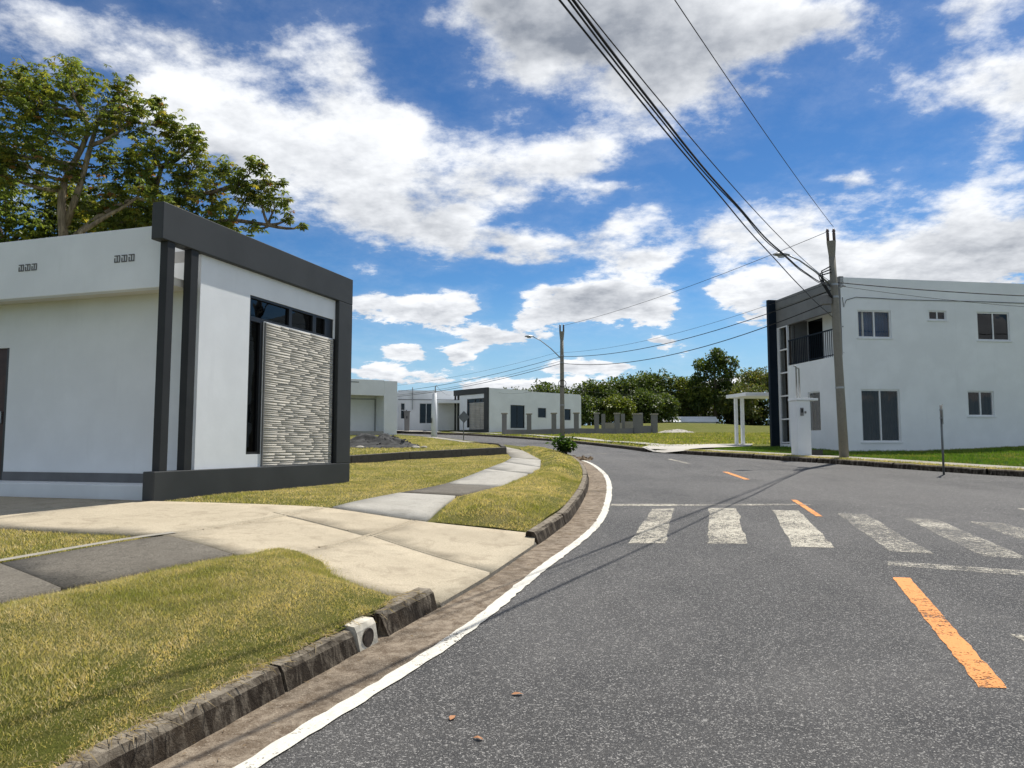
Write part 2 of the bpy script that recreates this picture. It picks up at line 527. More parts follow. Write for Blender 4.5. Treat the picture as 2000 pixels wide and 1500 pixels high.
def mesh_np(name, V, F, tint=None):
    """mesh from arrays; F (n,3) or (n,4); tint per vertex rgb"""
    me = bpy.data.meshes.new(name)
    V = np.asarray(V, np.float32)
    F = np.asarray(F, np.int32)
    k = F.shape[1]
    me.vertices.add(len(V))
    me.vertices.foreach_set('co', V.ravel())
    me.loops.add(F.size)
    me.loops.foreach_set('vertex_index', F.ravel())
    me.polygons.add(len(F))
    me.polygons.foreach_set('loop_start', np.arange(0, F.size, k, dtype=np.int32))
    me.polygons.foreach_set('loop_total', np.full(len(F), k, np.int32))
    me.update(calc_edges=True)
    if tint is not None:
        at = me.attributes.new('tint', 'FLOAT_COLOR', 'POINT')
        c = np.ones((len(V), 4), np.float32)
        c[:, :3] = tint
        at.data.foreach_set('color', c.ravel())
    return me


def smoothstep(a, b, x):
    t = min(1, max(0, (x - a) / (b - a)))
    return t * t * (3 - 2 * t)


# ---------------------------------------------------------------- terrain
def P(y):
    """the street climbs gently away from the camera"""
    if y < 25:
        return .043 * y
    if y < 110:
        return 1.075 + .033 * (y - 25)
    return 1.075 + .033 * 85 + .004 * (y - 110)


ctrl = np.array([
    (-1.7, 3.0, .15), (-1.2, 4.4, .15), (-.75, 5.6, .15), (-.57, 6.04, .03), (-.24, 6.96, .03), (.24, 8.57, .03), (.45, 9.4, .15), (.9, 11.4, .15), (1.42, 14.66, .15), (1.95, 19, .15), (2.1, 24, .15), (1.24, 30, .15),
    (0, 34.5, .15), (-4.1, 45.6, .15), (-4.38, 6.46, .25), (-3.54, 7.87, .27), (-3.47, 5.14, .25), (-2.53, 7.15, .24), (-2.4, 5, .22), (-5.6, 8.23, .28), (-3.46, 7.69, .27), (-1.91, 7.59, .16), (-1.23, 9.48, .16),
    (-3.4, 8.21, .25), (-2.54, 9.94, .26), (-5.09, 10.27, .30), (-3.82, 10.16, .29), (-4.2, 12.8, .2), (-3.4, 15.4, .09), (-6, 14, .15), (-8, 11.3, .26), (-10, 12, .24), (-1.29, 14.45, .14), (-.28, 13.76, .15), (-.21, 20.2, .17),
    (.69, 18.4, .17), (-4.4, 20.5, .12), (-.17, 24.6, .14), (-.3, 29.9, .15), (-15, 10, .3), (-15, 30, .3), (-10, 45, .3), (-3, 0, .15), (-6, 1, .25), (-8, 5, .27), (-12, 60, .3)])


def _tps(r):
    return np.where(r > 1e-9, r * r * np.log(r + 1e-12), 0.0)


_n = len(ctrl)
_A = np.zeros((_n + 3, _n + 3))
_d = np.hypot(ctrl[:, None, 0] - ctrl[None, :, 0], ctrl[:, None, 1] - ctrl[None, :, 1])
_A[:_n, :_n] = _tps(_d) + np.eye(_n) * .02
_A[:_n, _n] = 1
_A[:_n, _n + 1:] = ctrl[:, :2]
_A[_n:, :_n] = _A[:_n, _n:].T
_w = np.linalg.solve(_A, np.concatenate([ctrl[:, 2], [0, 0, 0]]))


def zl(x, y):
    """height of the land on the house side of the street"""
    r = np.hypot(ctrl[:, 0] - x, ctrl[:, 1] - y)
    o = float(_tps(r) @ _w[:_n] + _w[_n] + _w[_n + 1] * x + _w[_n + 2] * y)
    o = min(.42, max(.02, o))
    k = max(smoothstep(12, 18, -x), smoothstep(38, 46, y), smoothstep(1.5, -1.0, y))
    return P(y) + o * (1 - k) + .22 * k


def zr(x, y):
    """height of the land across the street: lawn, rising to a grassy bank"""
    b = .55 * math.exp(-(((x - 19) / 9) ** 2 + ((y - 84) / 12) ** 2)) + .35 * smoothstep(60, 95, y)
    return P(y) + .14 + b + .05 * math.sin(x * .7 + 1) * math.sin(y * .5) * smoothstep(30, 45, y) + .22 * smoothstep(14, 22, x) * smoothstep(18, 26, y) * (1 - smoothstep(28, 40, y))


def inpoly(x, y, poly):
    c = False
    j = len(poly) - 1
    for i in range(len(poly)):
        xi, yi = poly[i]
        xj, yj = poly[j]
        if (yi > y) != (yj > y) and x < (xj - xi) * (y - yi) / (yj - yi) + xi:
            c = not c
        j = i
    return c


def polydist(x, y, poly, closed=True):
    best = 1e9
    n = len(poly)
    for i in range(n if closed else n - 1):
        ax, ay = poly[i]
        bx, by = poly[(i + 1) % n]
        dx, dy = bx - ax, by - ay
        t = max(0, min(1, ((x - ax) * dx + (y - ay) * dy) / (dx * dx + dy * dy + 1e-12)))
        best = min(best, math.hypot(x - ax - dx * t, y - ay - dy * t))
    return best


def densify(pts, step, closed=False):
    o = []
    n = len(pts)
    for i in range(n if closed else n - 1):
        a = Vector(pts[i])
        b = Vector(pts[(i + 1) % n])
        k = max(1, int((b - a).length / step))
        for j in range(k):
            o.append(tuple(a.lerp(b, j / k)))
    if not closed:
        o.append(tuple(pts[-1]))
    return o


def spline(pts, step=.4):
    """Catmull-Rom through plan points"""
    p = [Vector(q) for q in pts]
    p = [p[0] * 2 - p[1]] + p + [p[-1] * 2 - p[-2]]
    o = []
    for i in range(1, len(p) - 2):
        L = (p[i + 1] - p[i]).length
        k = max(1, int(L / step))
        for j in range(k):
            t = j / k
            o.append(tuple(.5 * ((2 * p[i]) + (p[i + 1] - p[i - 1]) * t + (2 * p[i - 1] - 5 * p[i] + 4 * p[i + 1] - p[i + 2]) * t * t + (3 * p[i] - p[i - 1] - 3 * p[i + 1] + p[i + 2]) * t ** 3)))
    o.append(tuple(p[-2]))
    return o


def offset(path, d):
    """plan path shifted to its left by d"""
    o = []
    for i, p in enumerate(path):
        a = Vector(path[max(i - 1, 0)])
        b = Vector(path[min(i + 1, len(path) - 1)])
        t = (b - a).normalized()
        o.append((p[0] - t.y * d, p[1] + t.x * d))
    return o


def sheet_mesh(name, poly, zf, res=.5, jitter=0.0):
    """triangulated ground sheet inside a plan polygon"""
    b = densify(poly, res, True)
    xs = [p[0] for p in b]
    ys = [p[1] for p in b]
    pts = [Vector(p) for p in b]
    rnd = random.Random(5)
    x = min(xs) + res * .5
    while x < max(xs):
        y = min(ys) + res * .5
        while y < max(ys):
            q = (x + rnd.uniform(-.2, .2) * res, y + rnd.uniform(-.2, .2) * res)
            if inpoly(q[0], q[1], poly) and polydist(q[0], q[1], poly) > res * .3:
                pts.append(Vector(q))
            y += res
        x += res
    r = delaunay_2d_cdt(pts, [], [list(range(len(b)))], 1, 1e-5)
    V = [(p.x, p.y, zf(p.x, p.y)) for p in r[0]]
    me = bpy.data.meshes.new(name)
    F = []
    for f in r[2]:
        a, bb, c = (Vector(V[i]).to_2d() for i in f[:3])
        F.append(tuple(f) if (bb - a).cross(c - a) > 0 else tuple(reversed(f)))
    me.from_pydata(V, [], F)
    me.update()
    me.polygons.foreach_set('use_smooth', [True] * len(me.polygons))
    return me


def sheet(name, poly, zf, mat, res=.5, parent=None, kind='structure'):
    o = link(name, sheet_mesh(name, poly, zf, res), mat, parent)
    if parent is None and kind:
        o['kind'] = kind
    return o


def strip(name, A, B, zf, mat, parent=None, across=2):
    """ribbon between two plan paths of the same length"""
    m = MB()
    n = len(A)
    for i in range(n):
        for k in range(across + 1):
            f = k / across
            x = A[i][0] * (1 - f) + B[i][0] * f
            y = A[i][1] * (1 - f) + B[i][1] * f
            m.v.append((x, y, zf(x, y)))
    w = across + 1
    for i in range(n - 1):
        for k in range(across):
            m.f.append((i * w + k, i * w + k + 1, (i + 1) * w + k + 1, (i + 1) * w + k))
    # make the faces look up
    a, b, c = (Vector(m.v[j]) for j in m.f[0][:3])
    if (b - a).cross(c - a).z < 0:
        m.f = [tuple(reversed(f)) for f in m.f]
    o = m.build(name, mat, parent, True)
    return o


# the big sheet to the horizon
def make_ground():
    xs = sorted(set([-900, -500, -300, -200, -140] + list(range(-100, 101, 5)) + [140, 200, 300, 500, 900]))
    ys = sorted(set([-200, -100, -60, -40] + list(range(-20, 141, 5)) + [160, 190, 230, 300, 420, 600, 900, 1500]))
    V = [(x, y, P(y) - .16 + (.5 + .3 * smoothstep(100, 120, y)) * smoothstep(95, 115, y)) for y in ys for x in xs]
    w = len(xs)
    F = [(j * w + i, j * w + i + 1, (j + 1) * w + i + 1, (j + 1) * w + i) for j in range(len(ys) - 1) for i in range(w - 1)]
    me = mesh_np('ground', V, F)
    link('ground', me, 'field', smooth=True)['kind'] = 'structure'


make_ground()

# plan lines of the street
EDGE = spline([(-4.6, -8), (-2.75, -2), (-1.9, 1.0), (-1.18, 3.36), (-.82, 4.11), (-.54, 4.71), (-.23, 5.61), (.19, 7.16), (.63, 8.46), (1.14, 10.13), (1.55, 12.3), (2.04, 15.67), (2.33, 18.92), (2.38, 22.6), (2.2, 24.67)], .25)
for _ in range(14):
    EDGE = [EDGE[0]] + [((a[0] + 2 * b[0] + c[0]) / 4, (a[1] + 2 * b[1] + c[1]) / 4) for a, b, c in zip(EDGE, EDGE[1:], EDGE[2:])] + [EDGE[-1]]
KERB_A = spline([(-5.2, -8), (-3.3, -2), (-2.28, 1.3), (-1.56, 3.36), (-1.24, 4.21), (-.9, 5.12), (-.58, 5.97)], .2)
LIP = [(-.57, 6.0), (-.24, 6.96), (.28, 8.72)]
KERB_B = spline([(.30, 8.75), (.62, 9.9), (.91, 11.11), (1.48, 14.66), (1.84, 18), (2.0, 21), (2.02, 24), (1.75, 27.4), (1.2, 30), (0, 34.5), (-1.93, 40), (-4.1, 45.6), (-6.0, 50), (-7.6, 54), (-10, 60), (-16, 68), (-30, 80)], .4)
KERB_R = spline([(60, 8), (36, 9.6), (22, 12.0), (15.2, 15.0), (12.25, 17.88), (11.2, 19.4), (9.82, 22.03), (8.37, 24.4), (7.22, 26.5), (6.35, 28.4)], .4)
KERB_F = spline([(5.42, 30.2), (4.73, 34.4), (2.95, 42.96), (0, 52.48), (-4.33, 62.94), (-7.89, 67.42), (-14, 74), (-30, 88)], .6)
left_line = KERB_A + LIP + KERB_B

# asphalt
road_poly = [(-6.5, -14)] + EDGE + [(2.1, 26), (1.75, 27.6)] + [p for p in KERB_B if p[1] > 27.6] + [(-36, 92)] + list(reversed(KERB_F)) + [(6.0, 29.0)] + list(reversed(KERB_R)) + [(60, -14)]
road = sheet('road', road_poly, lambda x, y: P(y) + .004, 'asphalt', 1.6)

# gutter of brownish concrete between white line and kerb
e2 = [p for p in EDGE if p[1] <= 24.0]
def nearest_on(path, q):
    best = None
    for i in range(len(path) - 1):
        a = Vector(path[i]); b = Vector(path[i + 1]); d = b - a
        t = max(0, min(1, (Vector(q) - a).dot(d) / max(d.length_squared, 1e-9)))
        c = a + d * t
        L = (c - Vector(q)).length
        if best is None or L < best[0]:
            best = (L, tuple(c))
    return best[1]
gin = [nearest_on(left_line, p) for p in e2]
gin2 = [(a[0] - (e[0] - a[0]) * .25, a[1] - (e[1] - a[1]) * .25) for a, e in zip(gin, e2)]
gutter = strip('gutter', [(p[0] + .03, p[1]) for p in e2], gin2, lambda x, y: P(y) + .006 + .004 * mnoise.noise((x * 3, y * 3, 0)), 'gutter', None, 4)
gutter['kind'] = 'structure'

# ------------------------------------------------ painted markings, children of the road
def jag(path, w, seed, amp=.012):
    rnd = random.Random(seed)
    L, Rr = [], []
    a, b = offset(path, w / 2), offset(path, -w / 2)
    for p, q in zip(a, b):
        L.append((p[0] + rnd.gauss(0, amp), p[1] + rnd.gauss(0, amp)))
        Rr.append((q[0] + rnd.gauss(0, amp), q[1] + rnd.gauss(0, amp)))
    return L, Rr


zmark = lambda x, y: P(y) + .012
ep = densify(EDGE, .09)
L_, R_ = jag(ep, .105, 3, .006)
strip('edge_line', L_, R_, zmark, 'white_line', road, 1)


def mark(name, quad, mat, z=.0085, n=10, amp=.010, seed=1):
    """four plan corners: near-left, near-right, far-right, far-left"""
    rnd = random.Random(seed)
    a, b, c, d = (Vector(q) for q in quad)
    A = [a.lerp(d, i / n) + Vector((rnd.gauss(0, amp), rnd.gauss(0, amp))) for i in range(n + 1)]
    B = [b.lerp(c, i / n) + Vector((rnd.gauss(0, amp), rnd.gauss(0, amp))) for i in range(n + 1)]
    return strip(name, [tuple(p) for p in A], [tuple(p) for p in B], lambda x, y: P(y) + z, mat, road, 1)


stripes = [((1.38, 8.88), (1.79, 8.86), (2.61, 12.04), (2.25, 12.0)), ((2.31, 8.85), (2.77, 8.85), (3.61, 12.08), (3.17, 12.1)), ((3.23, 8.65), (3.67, 8.58), (4.51, 11.79), (4.11, 11.85)),
           ((4.20, 8.36), (4.60, 8.25), (5.36, 11.36), (4.96, 11.5)), ((5.05, 8.05), (5.45, 7.93), (6.12, 10.8), (5.74, 11.0)), ((5.9, 7.75), (6.3, 7.62), (6.86, 10.45), (6.46, 10.64)), ((6.75, 7.45), (7.15, 7.3), (7.6, 10.1), (7.2, 10.3)), ((7.55, 7.1), (7.95, 7.0), (8.35, 9.8), (7.95, 9.95))]
for i, q in enumerate(stripes):
    mark('crosswalk_stripe', q, 'worn_white' if i < 3 else ('worn_white' if i > 5 else 'faded_white'), seed=i + 10)
for i, q in enumerate([((2.62, 4.29), (2.77, 4.27), (3.71, 7.05), (3.56, 7.07)), ((4.52, 11.16), (4.61, 11.13), (5.02, 13.2), (4.93, 13.23)), ((5.34, 17.2), (5.47, 17.18), (5.60, 19.4), (5.47, 19.42)), ((5.27, 22.47), (5.40, 22.5), (5.26, 24.7), (5.13, 24.67)), ((1.35, .3), (1.5, .25), (2.1, 2.2), (1.95, 2.25))]):
    mark('centre_line_dash', q, 'yellow' if i in (0, 1, 2, 4) else 'worn_white', seed=i + 30, n=40, amp=.004)
mark('stop_line', [(3.80, 7.62), (5.3, 6.95), (5.42, 7.2), (3.9, 7.84)], 'faded_white', seed=50)
mark('stop_line', [(1.62, 12.35), (2.72, 12.35), (2.74, 12.62), (1.66, 12.62)], 'worn_white', seed=51)
mark('stop_line', [(2.72, 12.36), (5.0, 12.5), (5.0, 12.66), (2.74, 12.6)], 'faded_white', seed=52)
mark('lane_arrow', [(3.43, 5.02), (4.2, 4.7), (4.3, 4.95), (3.47, 5.3)], 'worn_white', seed=53)
mark('edge_dash', [(8.05, 11.8), (8.7, 11.5), (8.75, 11.72), (8.12, 12.05)], 'worn_white', seed=54)
mark('edge_dash', [(1.4, 27.4), (3.6, 28.3), (3.6, 28.7), (1.4, 27.7)], 'faded_white', seed=55)

# ------------------------------------------------ land on the left
left_poly = [(-60, -14), (-6.9, -14)] + offset(KERB_A, .10) + [(-.62, 6.05), (-.30, 6.98), (.20, 8.70)] + offset(KERB_B, .10) + [(-60, 100)]
sheet('left_ground', left_poly, lambda x, y: zl(x, y) - .02, 'lawn', 1.1)
right_poly = list(reversed(offset(KERB_R, -.10))) + [(75, 10), (130, 60), (130, 118), (-60, 118), (-40, 96)] + list(reversed(offset(KERB_F, -.10)))
right_poly = [(x, y) for x, y in right_poly]
right_poly = offset(KERB_R, -.12)[::1]
right_poly = [p for p in right_poly] + [(5.6, 30.0)] + offset(KERB_F, -.12) + [(-40, 96), (-60, 116), (130, 116), (130, 40), (62, 12)]
sheet('field', right_poly, lambda x, y: zr(x, y) - .01, 'field', 2.0)

# driveway: polygon cut into cast panels by open joints
def clip(poly, a, b, off):
    """part of poly to the left of a->b, pulled back by off"""
    a, b = Vector(a), Vector(b)
    t = (b - a).normalized()
    nrm = Vector((-t.y, t.x))
    o = []
    for i in range(len(poly)):
        p, q = Vector(poly[i]), Vector(poly[(i + 1) % len(poly)])
        dp, dq = (p - a).dot(nrm) - off, (q - a).dot(nrm) - off
        if dp >= 0:
            o.append(tuple(p))
        if dp * dq < 0:
            o.append(tuple(p.lerp(q, dp / (dp - dq))))
    return o


drive_poly = [(-.56, 6.02), (-.24, 6.96), (.25, 8.62), (.28, 8.95), (-1.09, 9.44), (-2.45, 10.02), (-3.82, 10.22), (-4.95, 10.38), (-10.2, 12.1), (-10.6, 9.5), (-5.6, 8.23), (-3.46, 7.69), (-2.6, 6.95), (-1.7, 6.5), (-.98, 5.85)]
drive = empty('driveway', (0, 0, 0))
drive['kind'] = 'structure'
jA, jB = ((-1.91, 7.59), (-1.23, 9.48)), ((-3.4, 8.21), (-2.54, 9.94))
parts = []
east = clip(drive_poly, jA[1], jA[0], .003)
rest = clip(drive_poly, jA[0], jA[1], .003)
midp = clip(rest, jB[1], jB[0], .003)
west = clip(rest, jB[0], jB[1], .003)
jC = ((-1.62, 8.49), (-.37, 7.23))
jD = ((-3.02, 9.45), (-1.91, 8.63))
jW = ((-6.2, 8.0), (-5.4, 11.0))
for base, j in ((east, jC), (midp, jD), (west, jW)):
    parts.append(clip(base, j[0], j[1], .002))
    parts.append(clip(base, j[1], j[0], .002))
rnd = random.Random(2)
for pp in parts:
    dz = rnd.uniform(-.003, .003)
    o = sheet('driveway_panel', pp, lambda x, y, dz=dz: zl(x, y) + .022 + dz, 'drive', .35, drive)
    sm = o.modifiers.new('thickness', 'SOLIDIFY')
    sm.thickness = .11
    sm.offset = -1
# raised mortar ribs beside the joints
def rib(a, b, w=.03, h=.005):
    m = MB()
    pts = densify([a, b], .25)
    A, B = offset(pts, w / 2), offset(pts, -w / 2)
    for p, q in zip(A, B):
        m.v += [(p[0], p[1], zl(*p) + .018), (p[0] * .7 + q[0] * .3, p[1] * .7 + q[1] * .3, zl(*p) + .024 + h), (p[0] * .3 + q[0] * .7, p[1] * .3 + q[1] * .7, zl(*p) + .024 + h), (q[0], q[1], zl(*q) + .018)]
    for i in range(len(pts) - 1):
        for k in range(3):
            m.f.append((i * 4 + k, i * 4 + k + 1, i * 4 + k + 5, i * 4 + k + 4))
    m.build('joint_rib', 'drive', drive)


def shift(j, d):
    return offset([j[0], j[1]], d)


for j, ds in ((jA, (.04, -.04)), (jB, (.04, -.04)), (jC, (.03,)), (jD, (.03,))):
    for d_ in ds:
        q = shift(j, d_)
        rib(q[0], q[1])
# the lip, a low dark edge down to the gutter
m = MB()
lp = densify(LIP, .2)
for i, p in enumerate(lp):
    a = offset(lp, .04)[i]
    m.v += [(p[0] + .015, p[1], P(p[1]) - .02), (p[0], p[1], P(p[1]) + .035), (a[0], a[1], zl(*a) + .018)]
for i in range(len(lp) - 1):
    for k in range(2):
        m.f.append((i * 3 + k, i * 3 + k + 3, i * 3 + k + 4, i * 3 + k + 1))
m.build('driveway_lip', 'walk_dark', drive)

# sidewalks
walk = empty('sidewalk', (0, 0, 0))
walk['kind'] = 'structure'
WL = [(-2.40, 10.02), (-1.84, 12.27), (-1.29, 14.45), (-.62, 18.0), (-.21, 20.21), (0, 22.45), (-.31, 27.9), (-1.41, 33.0), (-3.39, 40.0), (-5.6, 45.6)]
WR = [(-1.09, 9.46), (-.90, 11.91), (-.28, 13.76), (.35, 16.6), (.69, 18.37), (.82, 21.27), (.38, 27.42), (-.68, 32.88), (-2.76, 40.07), (-4.8, 45.6)]
wm = ['walk', 'walk_dark', 'walk', 'walk', 'walk', 'walk_mid', 'walk_mid', 'walk_mid', 'walk_mid']
for i in range(len(WL) - 1):
    g = .012
    a0, a1 = Vector(WL[i]), Vector(WL[i + 1])
    b0, b1 = Vector(WR[i]), Vector(WR[i + 1])
    la, lb = (a1 - a0).length, (b1 - b0).length
    q = [a0.lerp(a1, g / la), b0.lerp(b1, g / lb), b1.lerp(b0, g / lb), a1.lerp(a0, g / la)]
    o = sheet('sidewalk_slab', [tuple(p) for p in q], lambda x, y: zl(x, y) + .035, wm[i], .45, walk)
    sm = o.modifiers.new('thickness', 'SOLIDIFY')
    sm.thickness = .10
    sm.offset = -1
NLl = [(-3.50, 7.86), (-4.38, 6.46), (-5.3, 4.9), (-6.3, 3.1), (-7.6, .5)]
NRr = [(-2.48, 7.05), (-3.30, 5.55), (-4.2, 3.9), (-5.15, 2.1), (-6.4, -.5)]
for i in range(len(NLl) - 1):
    q = [NLl[i + 1], NRr[i + 1], NRr[i], NLl[i]]
    qv = [Vector(p) for p in q]
    cc = sum(qv, Vector((0, 0))) / 4
    q = [tuple(cc + (p - cc) * .992) for p in qv]
    o = sheet('sidewalk_slab', q, lambda x, y: zl(x, y) + .012, 'walk_dark', .4, walk)
    sm = o.modifiers.new('thickness', 'SOLIDIFY')
    sm.thickness = .08
    sm.offset = -1
# pale mortar edging of the near sidewalk
edg = densify(list(reversed(NLl)), .3)
strip('edging', offset(edg, .10), offset(edg, .0), lambda x, y: zl(x, y) + .026, 'walk_mid', walk, 1)

# ------------------------------------------------ kerbs, cast in lengths
def kerb(name, path, side, h=.15, w=.17, seglen=1.2, mat='kerb', zf=None, special=None, seed=1, batter=.035):
    """side +1: land lies to the left of the path"""
    root = empty(name, (0, 0, 0))
    root['kind'] = 'structure'
    rnd = random.Random(seed)
    pts = densify(path, .1)
    acc, cur = 0.0, [pts[0]]
    segs = []
    for i in range(1, len(pts)):
        acc += (Vector(pts[i]) - Vector(pts[i - 1])).length
        cur.append(pts[i])
        if acc >= seglen:
            segs.append(cur)
            cur = [pts[i]]
            acc = 0
    if len(cur) > 2:
        segs.append(cur)
    for sg in segs:
        k = len(sg)
        if k < 3:
            continue
        a, b = Vector(sg[0]), Vector(sg[-1])
        if k > 14:
            sg = sg[::3] + ([sg[-1]] if (k - 1) % 3 else [])
        sg = list(sg)
        sg[0] = tuple(Vector(sg[0]).lerp(Vector(sg[1]), .10))
        sg[-1] = tuple(Vector(sg[-1]).lerp(Vector(sg[-2]), .10))
        prof = [(-.03, -.08), (0, 0), (batter * .8, h - .03), (batter + .02, h), (w - .02, h + .004), (w, h - .03), (w, -.08)]
        rows = [offset(sg, side * d) for d, _ in prof]
        mb = MB()
        dh = rnd.uniform(-.006, .006)
        for i in range(len(sg)):
            for j, (d, z) in enumerate(prof):
                x, y = rows[j][i]
                jit = .010 * mnoise.noise((x * 6, y * 6, z * 9)) + .006 * mnoise.noise((x * 17, y * 17, z * 20))
                mb.v.append((x + jit, y + jit * .5, P(y) + z + (dh + jit * .8 if z > .05 else 0)))
        n = len(prof)
        for i in range(len(sg) - 1):
            for j in range(n - 1):
                q = (i * n + j, i * n + j + 1, (i + 1) * n + j + 1, (i + 1) * n + j)
                mb.f.append(q if side < 0 else tuple(reversed(q)))
        e0 = tuple(range(n))
        e1 = tuple((len(sg) - 1) * n + j for j in range(n))
        mb.f.append(e0 if side > 0 else tuple(reversed(e0)))
        mb.f.append(tuple(reversed(e1)) if side > 0 else e1)
        mid = Vector(sg[len(sg) // 2])
        mt = mat
        if special and special(mid):
            mt = special(mid)
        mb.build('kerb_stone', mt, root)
    return root


KA = [p for p in KERB_A if p[1] < 4.90] 
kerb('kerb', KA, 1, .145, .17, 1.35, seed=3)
KA_end = densify([p for p in KERB_A if p[1] > 4.86], .1)
wsplit = [p for p in KA_end if p[1] < 5.18]
esplit = [p for p in KA_end if p[1] >= 5.16]
inlet = kerb('kerb_inlet', wsplit, 1, .165, .19, 3, 'kerb_white', seed=4, batter=.02)
kerb('kerb_end', esplit, 1, .155, .19, 3, 'kerb', seed=5, batter=.05)
# round drain pipe mouth in the white inlet block
dm = Vector(wsplit[len(wsplit) // 2])
dt = (Vector(wsplit[-1]) - Vector(wsplit[0])).normalized()
nrm = Vector((dt.y, -dt.x))
mb = MB()
c0 = Vector((dm.x, dm.y, P(dm.y) + .068)) + Vector((nrm.x, nrm.y, 0)) * -.002
ring = []
for j in range(20):
    an = 2 * math.pi * j / 20
    ring.append(Vector((dt.x * math.cos(an), dt.y * math.cos(an), math.sin(an))))
ro, ri = .060, .056
for rr, dep in ((ro, -.01), (ro, .003), (ri, .003), (ri, .0005)):
    for v in ring:
        p = c0 + v * rr + Vector((nrm.x, nrm.y, 0)) * dep
        mb.v.append(tuple(p))
for k in range(3):
    for j in range(20):
        mb.f.append((k * 20 + j, k * 20 + (j + 1) % 20, (k + 1) * 20 + (j + 1) % 20, (k + 1) * 20 + j))
mb.f.append(tuple(60 + j for j in range(20)))
mb.build('drain_pipe', 'hole', inlet)
KB1 = [p for p in KERB_B if p[1] < 26.5]
kerb('kerb', KB1, 1, .15, .16, 1.6, seed=6, special=lambda q: 'kerb' )
kerb('kerb', [p for p in KERB_B if 26.3 < p[1] < 60], 1, .12, .15, 4.0, seed=7)
kerb('kerb', [p for p in KERB_R if p[0] < 34], -1, .15, .16, 2.4, seed=8)
kerb('kerb', KERB_F, -1, .15, .16, 4.0, seed=9)

# sidewalk strip and apron across the street
def rstrip(path, d0, d1, mat, name, zo, L):
    root = empty(name, (0, 0, 0))
    root['kind'] = 'structure'
    A, B = offset(path, d0), offset(path, d1)
    k = 0
    while k < len(path) - 1:
        e = min(k + L, len(path) - 1)
        if e - k >= 1:
            strip('sidewalk_slab', A[k:e + 1], B[k:e + 1], lambda x, y: zr(x, y) + zo, mat, root, 2)
        k = e
    return root


rstrip([p for p in KERB_R if p[0] < 30], -.62, -1.55, 'walk_mid', 'right_sidewalk', .012, 6)
rstrip([p for p in KERB_F if p[1] < 66], -1.2, -2.1, 'walk', 'far_sidewalk', .05, 5)
sheet('apron', [(5.30, 30.4), (5.9, 28.9), (6.50, 28.1), (7.6, 29.6), (10.1, 31.6), (11.2, 34.6), (8.0, 34.0), (6.0, 32.6)], lambda x, y: P(y) + .03 + .16 * smoothstep(0, .35, polydist(x, y, [(5.38, 30.0), (5.9, 28.9), (6.42, 28.3)], False)), 'apron', .6)
sheet('far_driveway', [(-8.2, 67.9), (-12.5, 72.3), (-11.5, 74), (-8.6, 73.9), (-6.2, 66.0)], lambda x, y: zr(x, y) + .03, 'apron', 2.0)

# ------------------------------------------------ raised lawns
VERGE_A = offset([p for p in KERB_A], .12) + [(-.72, 5.98), (-.98, 6.1), (-1.29, 6.45), (-1.60, 7.0), (-1.86, 7.30), (-2.2, 7.50), (-2.55, 7.28), (-2.50, 7.02), (-3.30, 5.5), (-4.2, 3.85), (-5.15, 2.05), (-6.4, -.5), (-8.5, -8)]
VERGE_B = [(-.98, 9.55), (-.20, 9.28), (.32, 9.02)] + offset([p for p in KERB_B if 9.1 < p[1] < 31], .15) + [(.30, 30.5)] + [(.40, 27.42), (.84, 21.27), (.71, 18.37), (.37, 16.6), (-.26, 13.76), (-.88, 11.91)]
LAWN_C = [(-5.5, 8.30), (-3.60, 7.82), (-4.46, 6.42), (-5.4, 4.85), (-6.4, 3.05), (-7.7, .4), (-14, 2), (-12, 9)]
LAWN_D = [(-4.88, 10.42), (-3.8, 10.24), (-2.42, 10.05), (-1.86, 12.27), (-1.31, 14.45), (-.64, 18.0), (-.23, 20.21), (-.02, 22.45), (-.14, 24.55), (-4.41, 20.45), (-5.2, 19.7), (-13, 22.0), (-13, 18.6), (-3.30, 15.55)]
LOT_E = [(-14, 22.7), (-5.25, 19.95), (-4.45, 20.7), (-.22, 24.75), (-.40, 27.9), (-1.50, 33.0), (-3.5, 40.0), (-5.7, 45.6), (-7.2, 50), (-8.4, 53.5), (-16, 58), (-40, 58), (-40, 24)]


def z_verge_a(x, y):
    d = polydist(x, y, VERGE_A)
    return zl(x, y) - .012 + .105 * smoothstep(0, .55, d) + .03 * mnoise.noise((x * 1.3, y * 1.3, 3)) * smoothstep(0, .4, d)


def z_verge_b(x, y):
    d = polydist(x, y, VERGE_B)
    return zl(x, y) + .0 + .13 * smoothstep(0, .5, d) + .04 * mnoise.noise((x * 1.1, y * 1.1, 7)) * smoothstep(0, .4, d)


def z_flat(x, y):
    return zl(x, y) + .02 + .025 * mnoise.noise((x * .9, y * .9, 1))


def z_lawn_c(x, y):
    d = polydist(x, y, LAWN_C)
    return zl(x, y) - .015 + 0 * smoothstep(0, .3, d) + .02 * mnoise.noise((x * 1.2, y * 1.2, 1))


def z_lot_e(x, y):
    return zl(x, y) + .04 + .16 * (1 - smoothstep(26, 38, y)) + .02 * mnoise.noise((x, y, 2))


sheet('verge', VERGE_A, z_verge_a, 'lawn', .22)
sheet('verge', VERGE_B, z_verge_b, 'lawn', .4)
sheet('lawn', LAWN_D, z_flat, 'lawn', .6)
sheet('lawn', LOT_E, z_lot_e, 'lawn', 1.2)

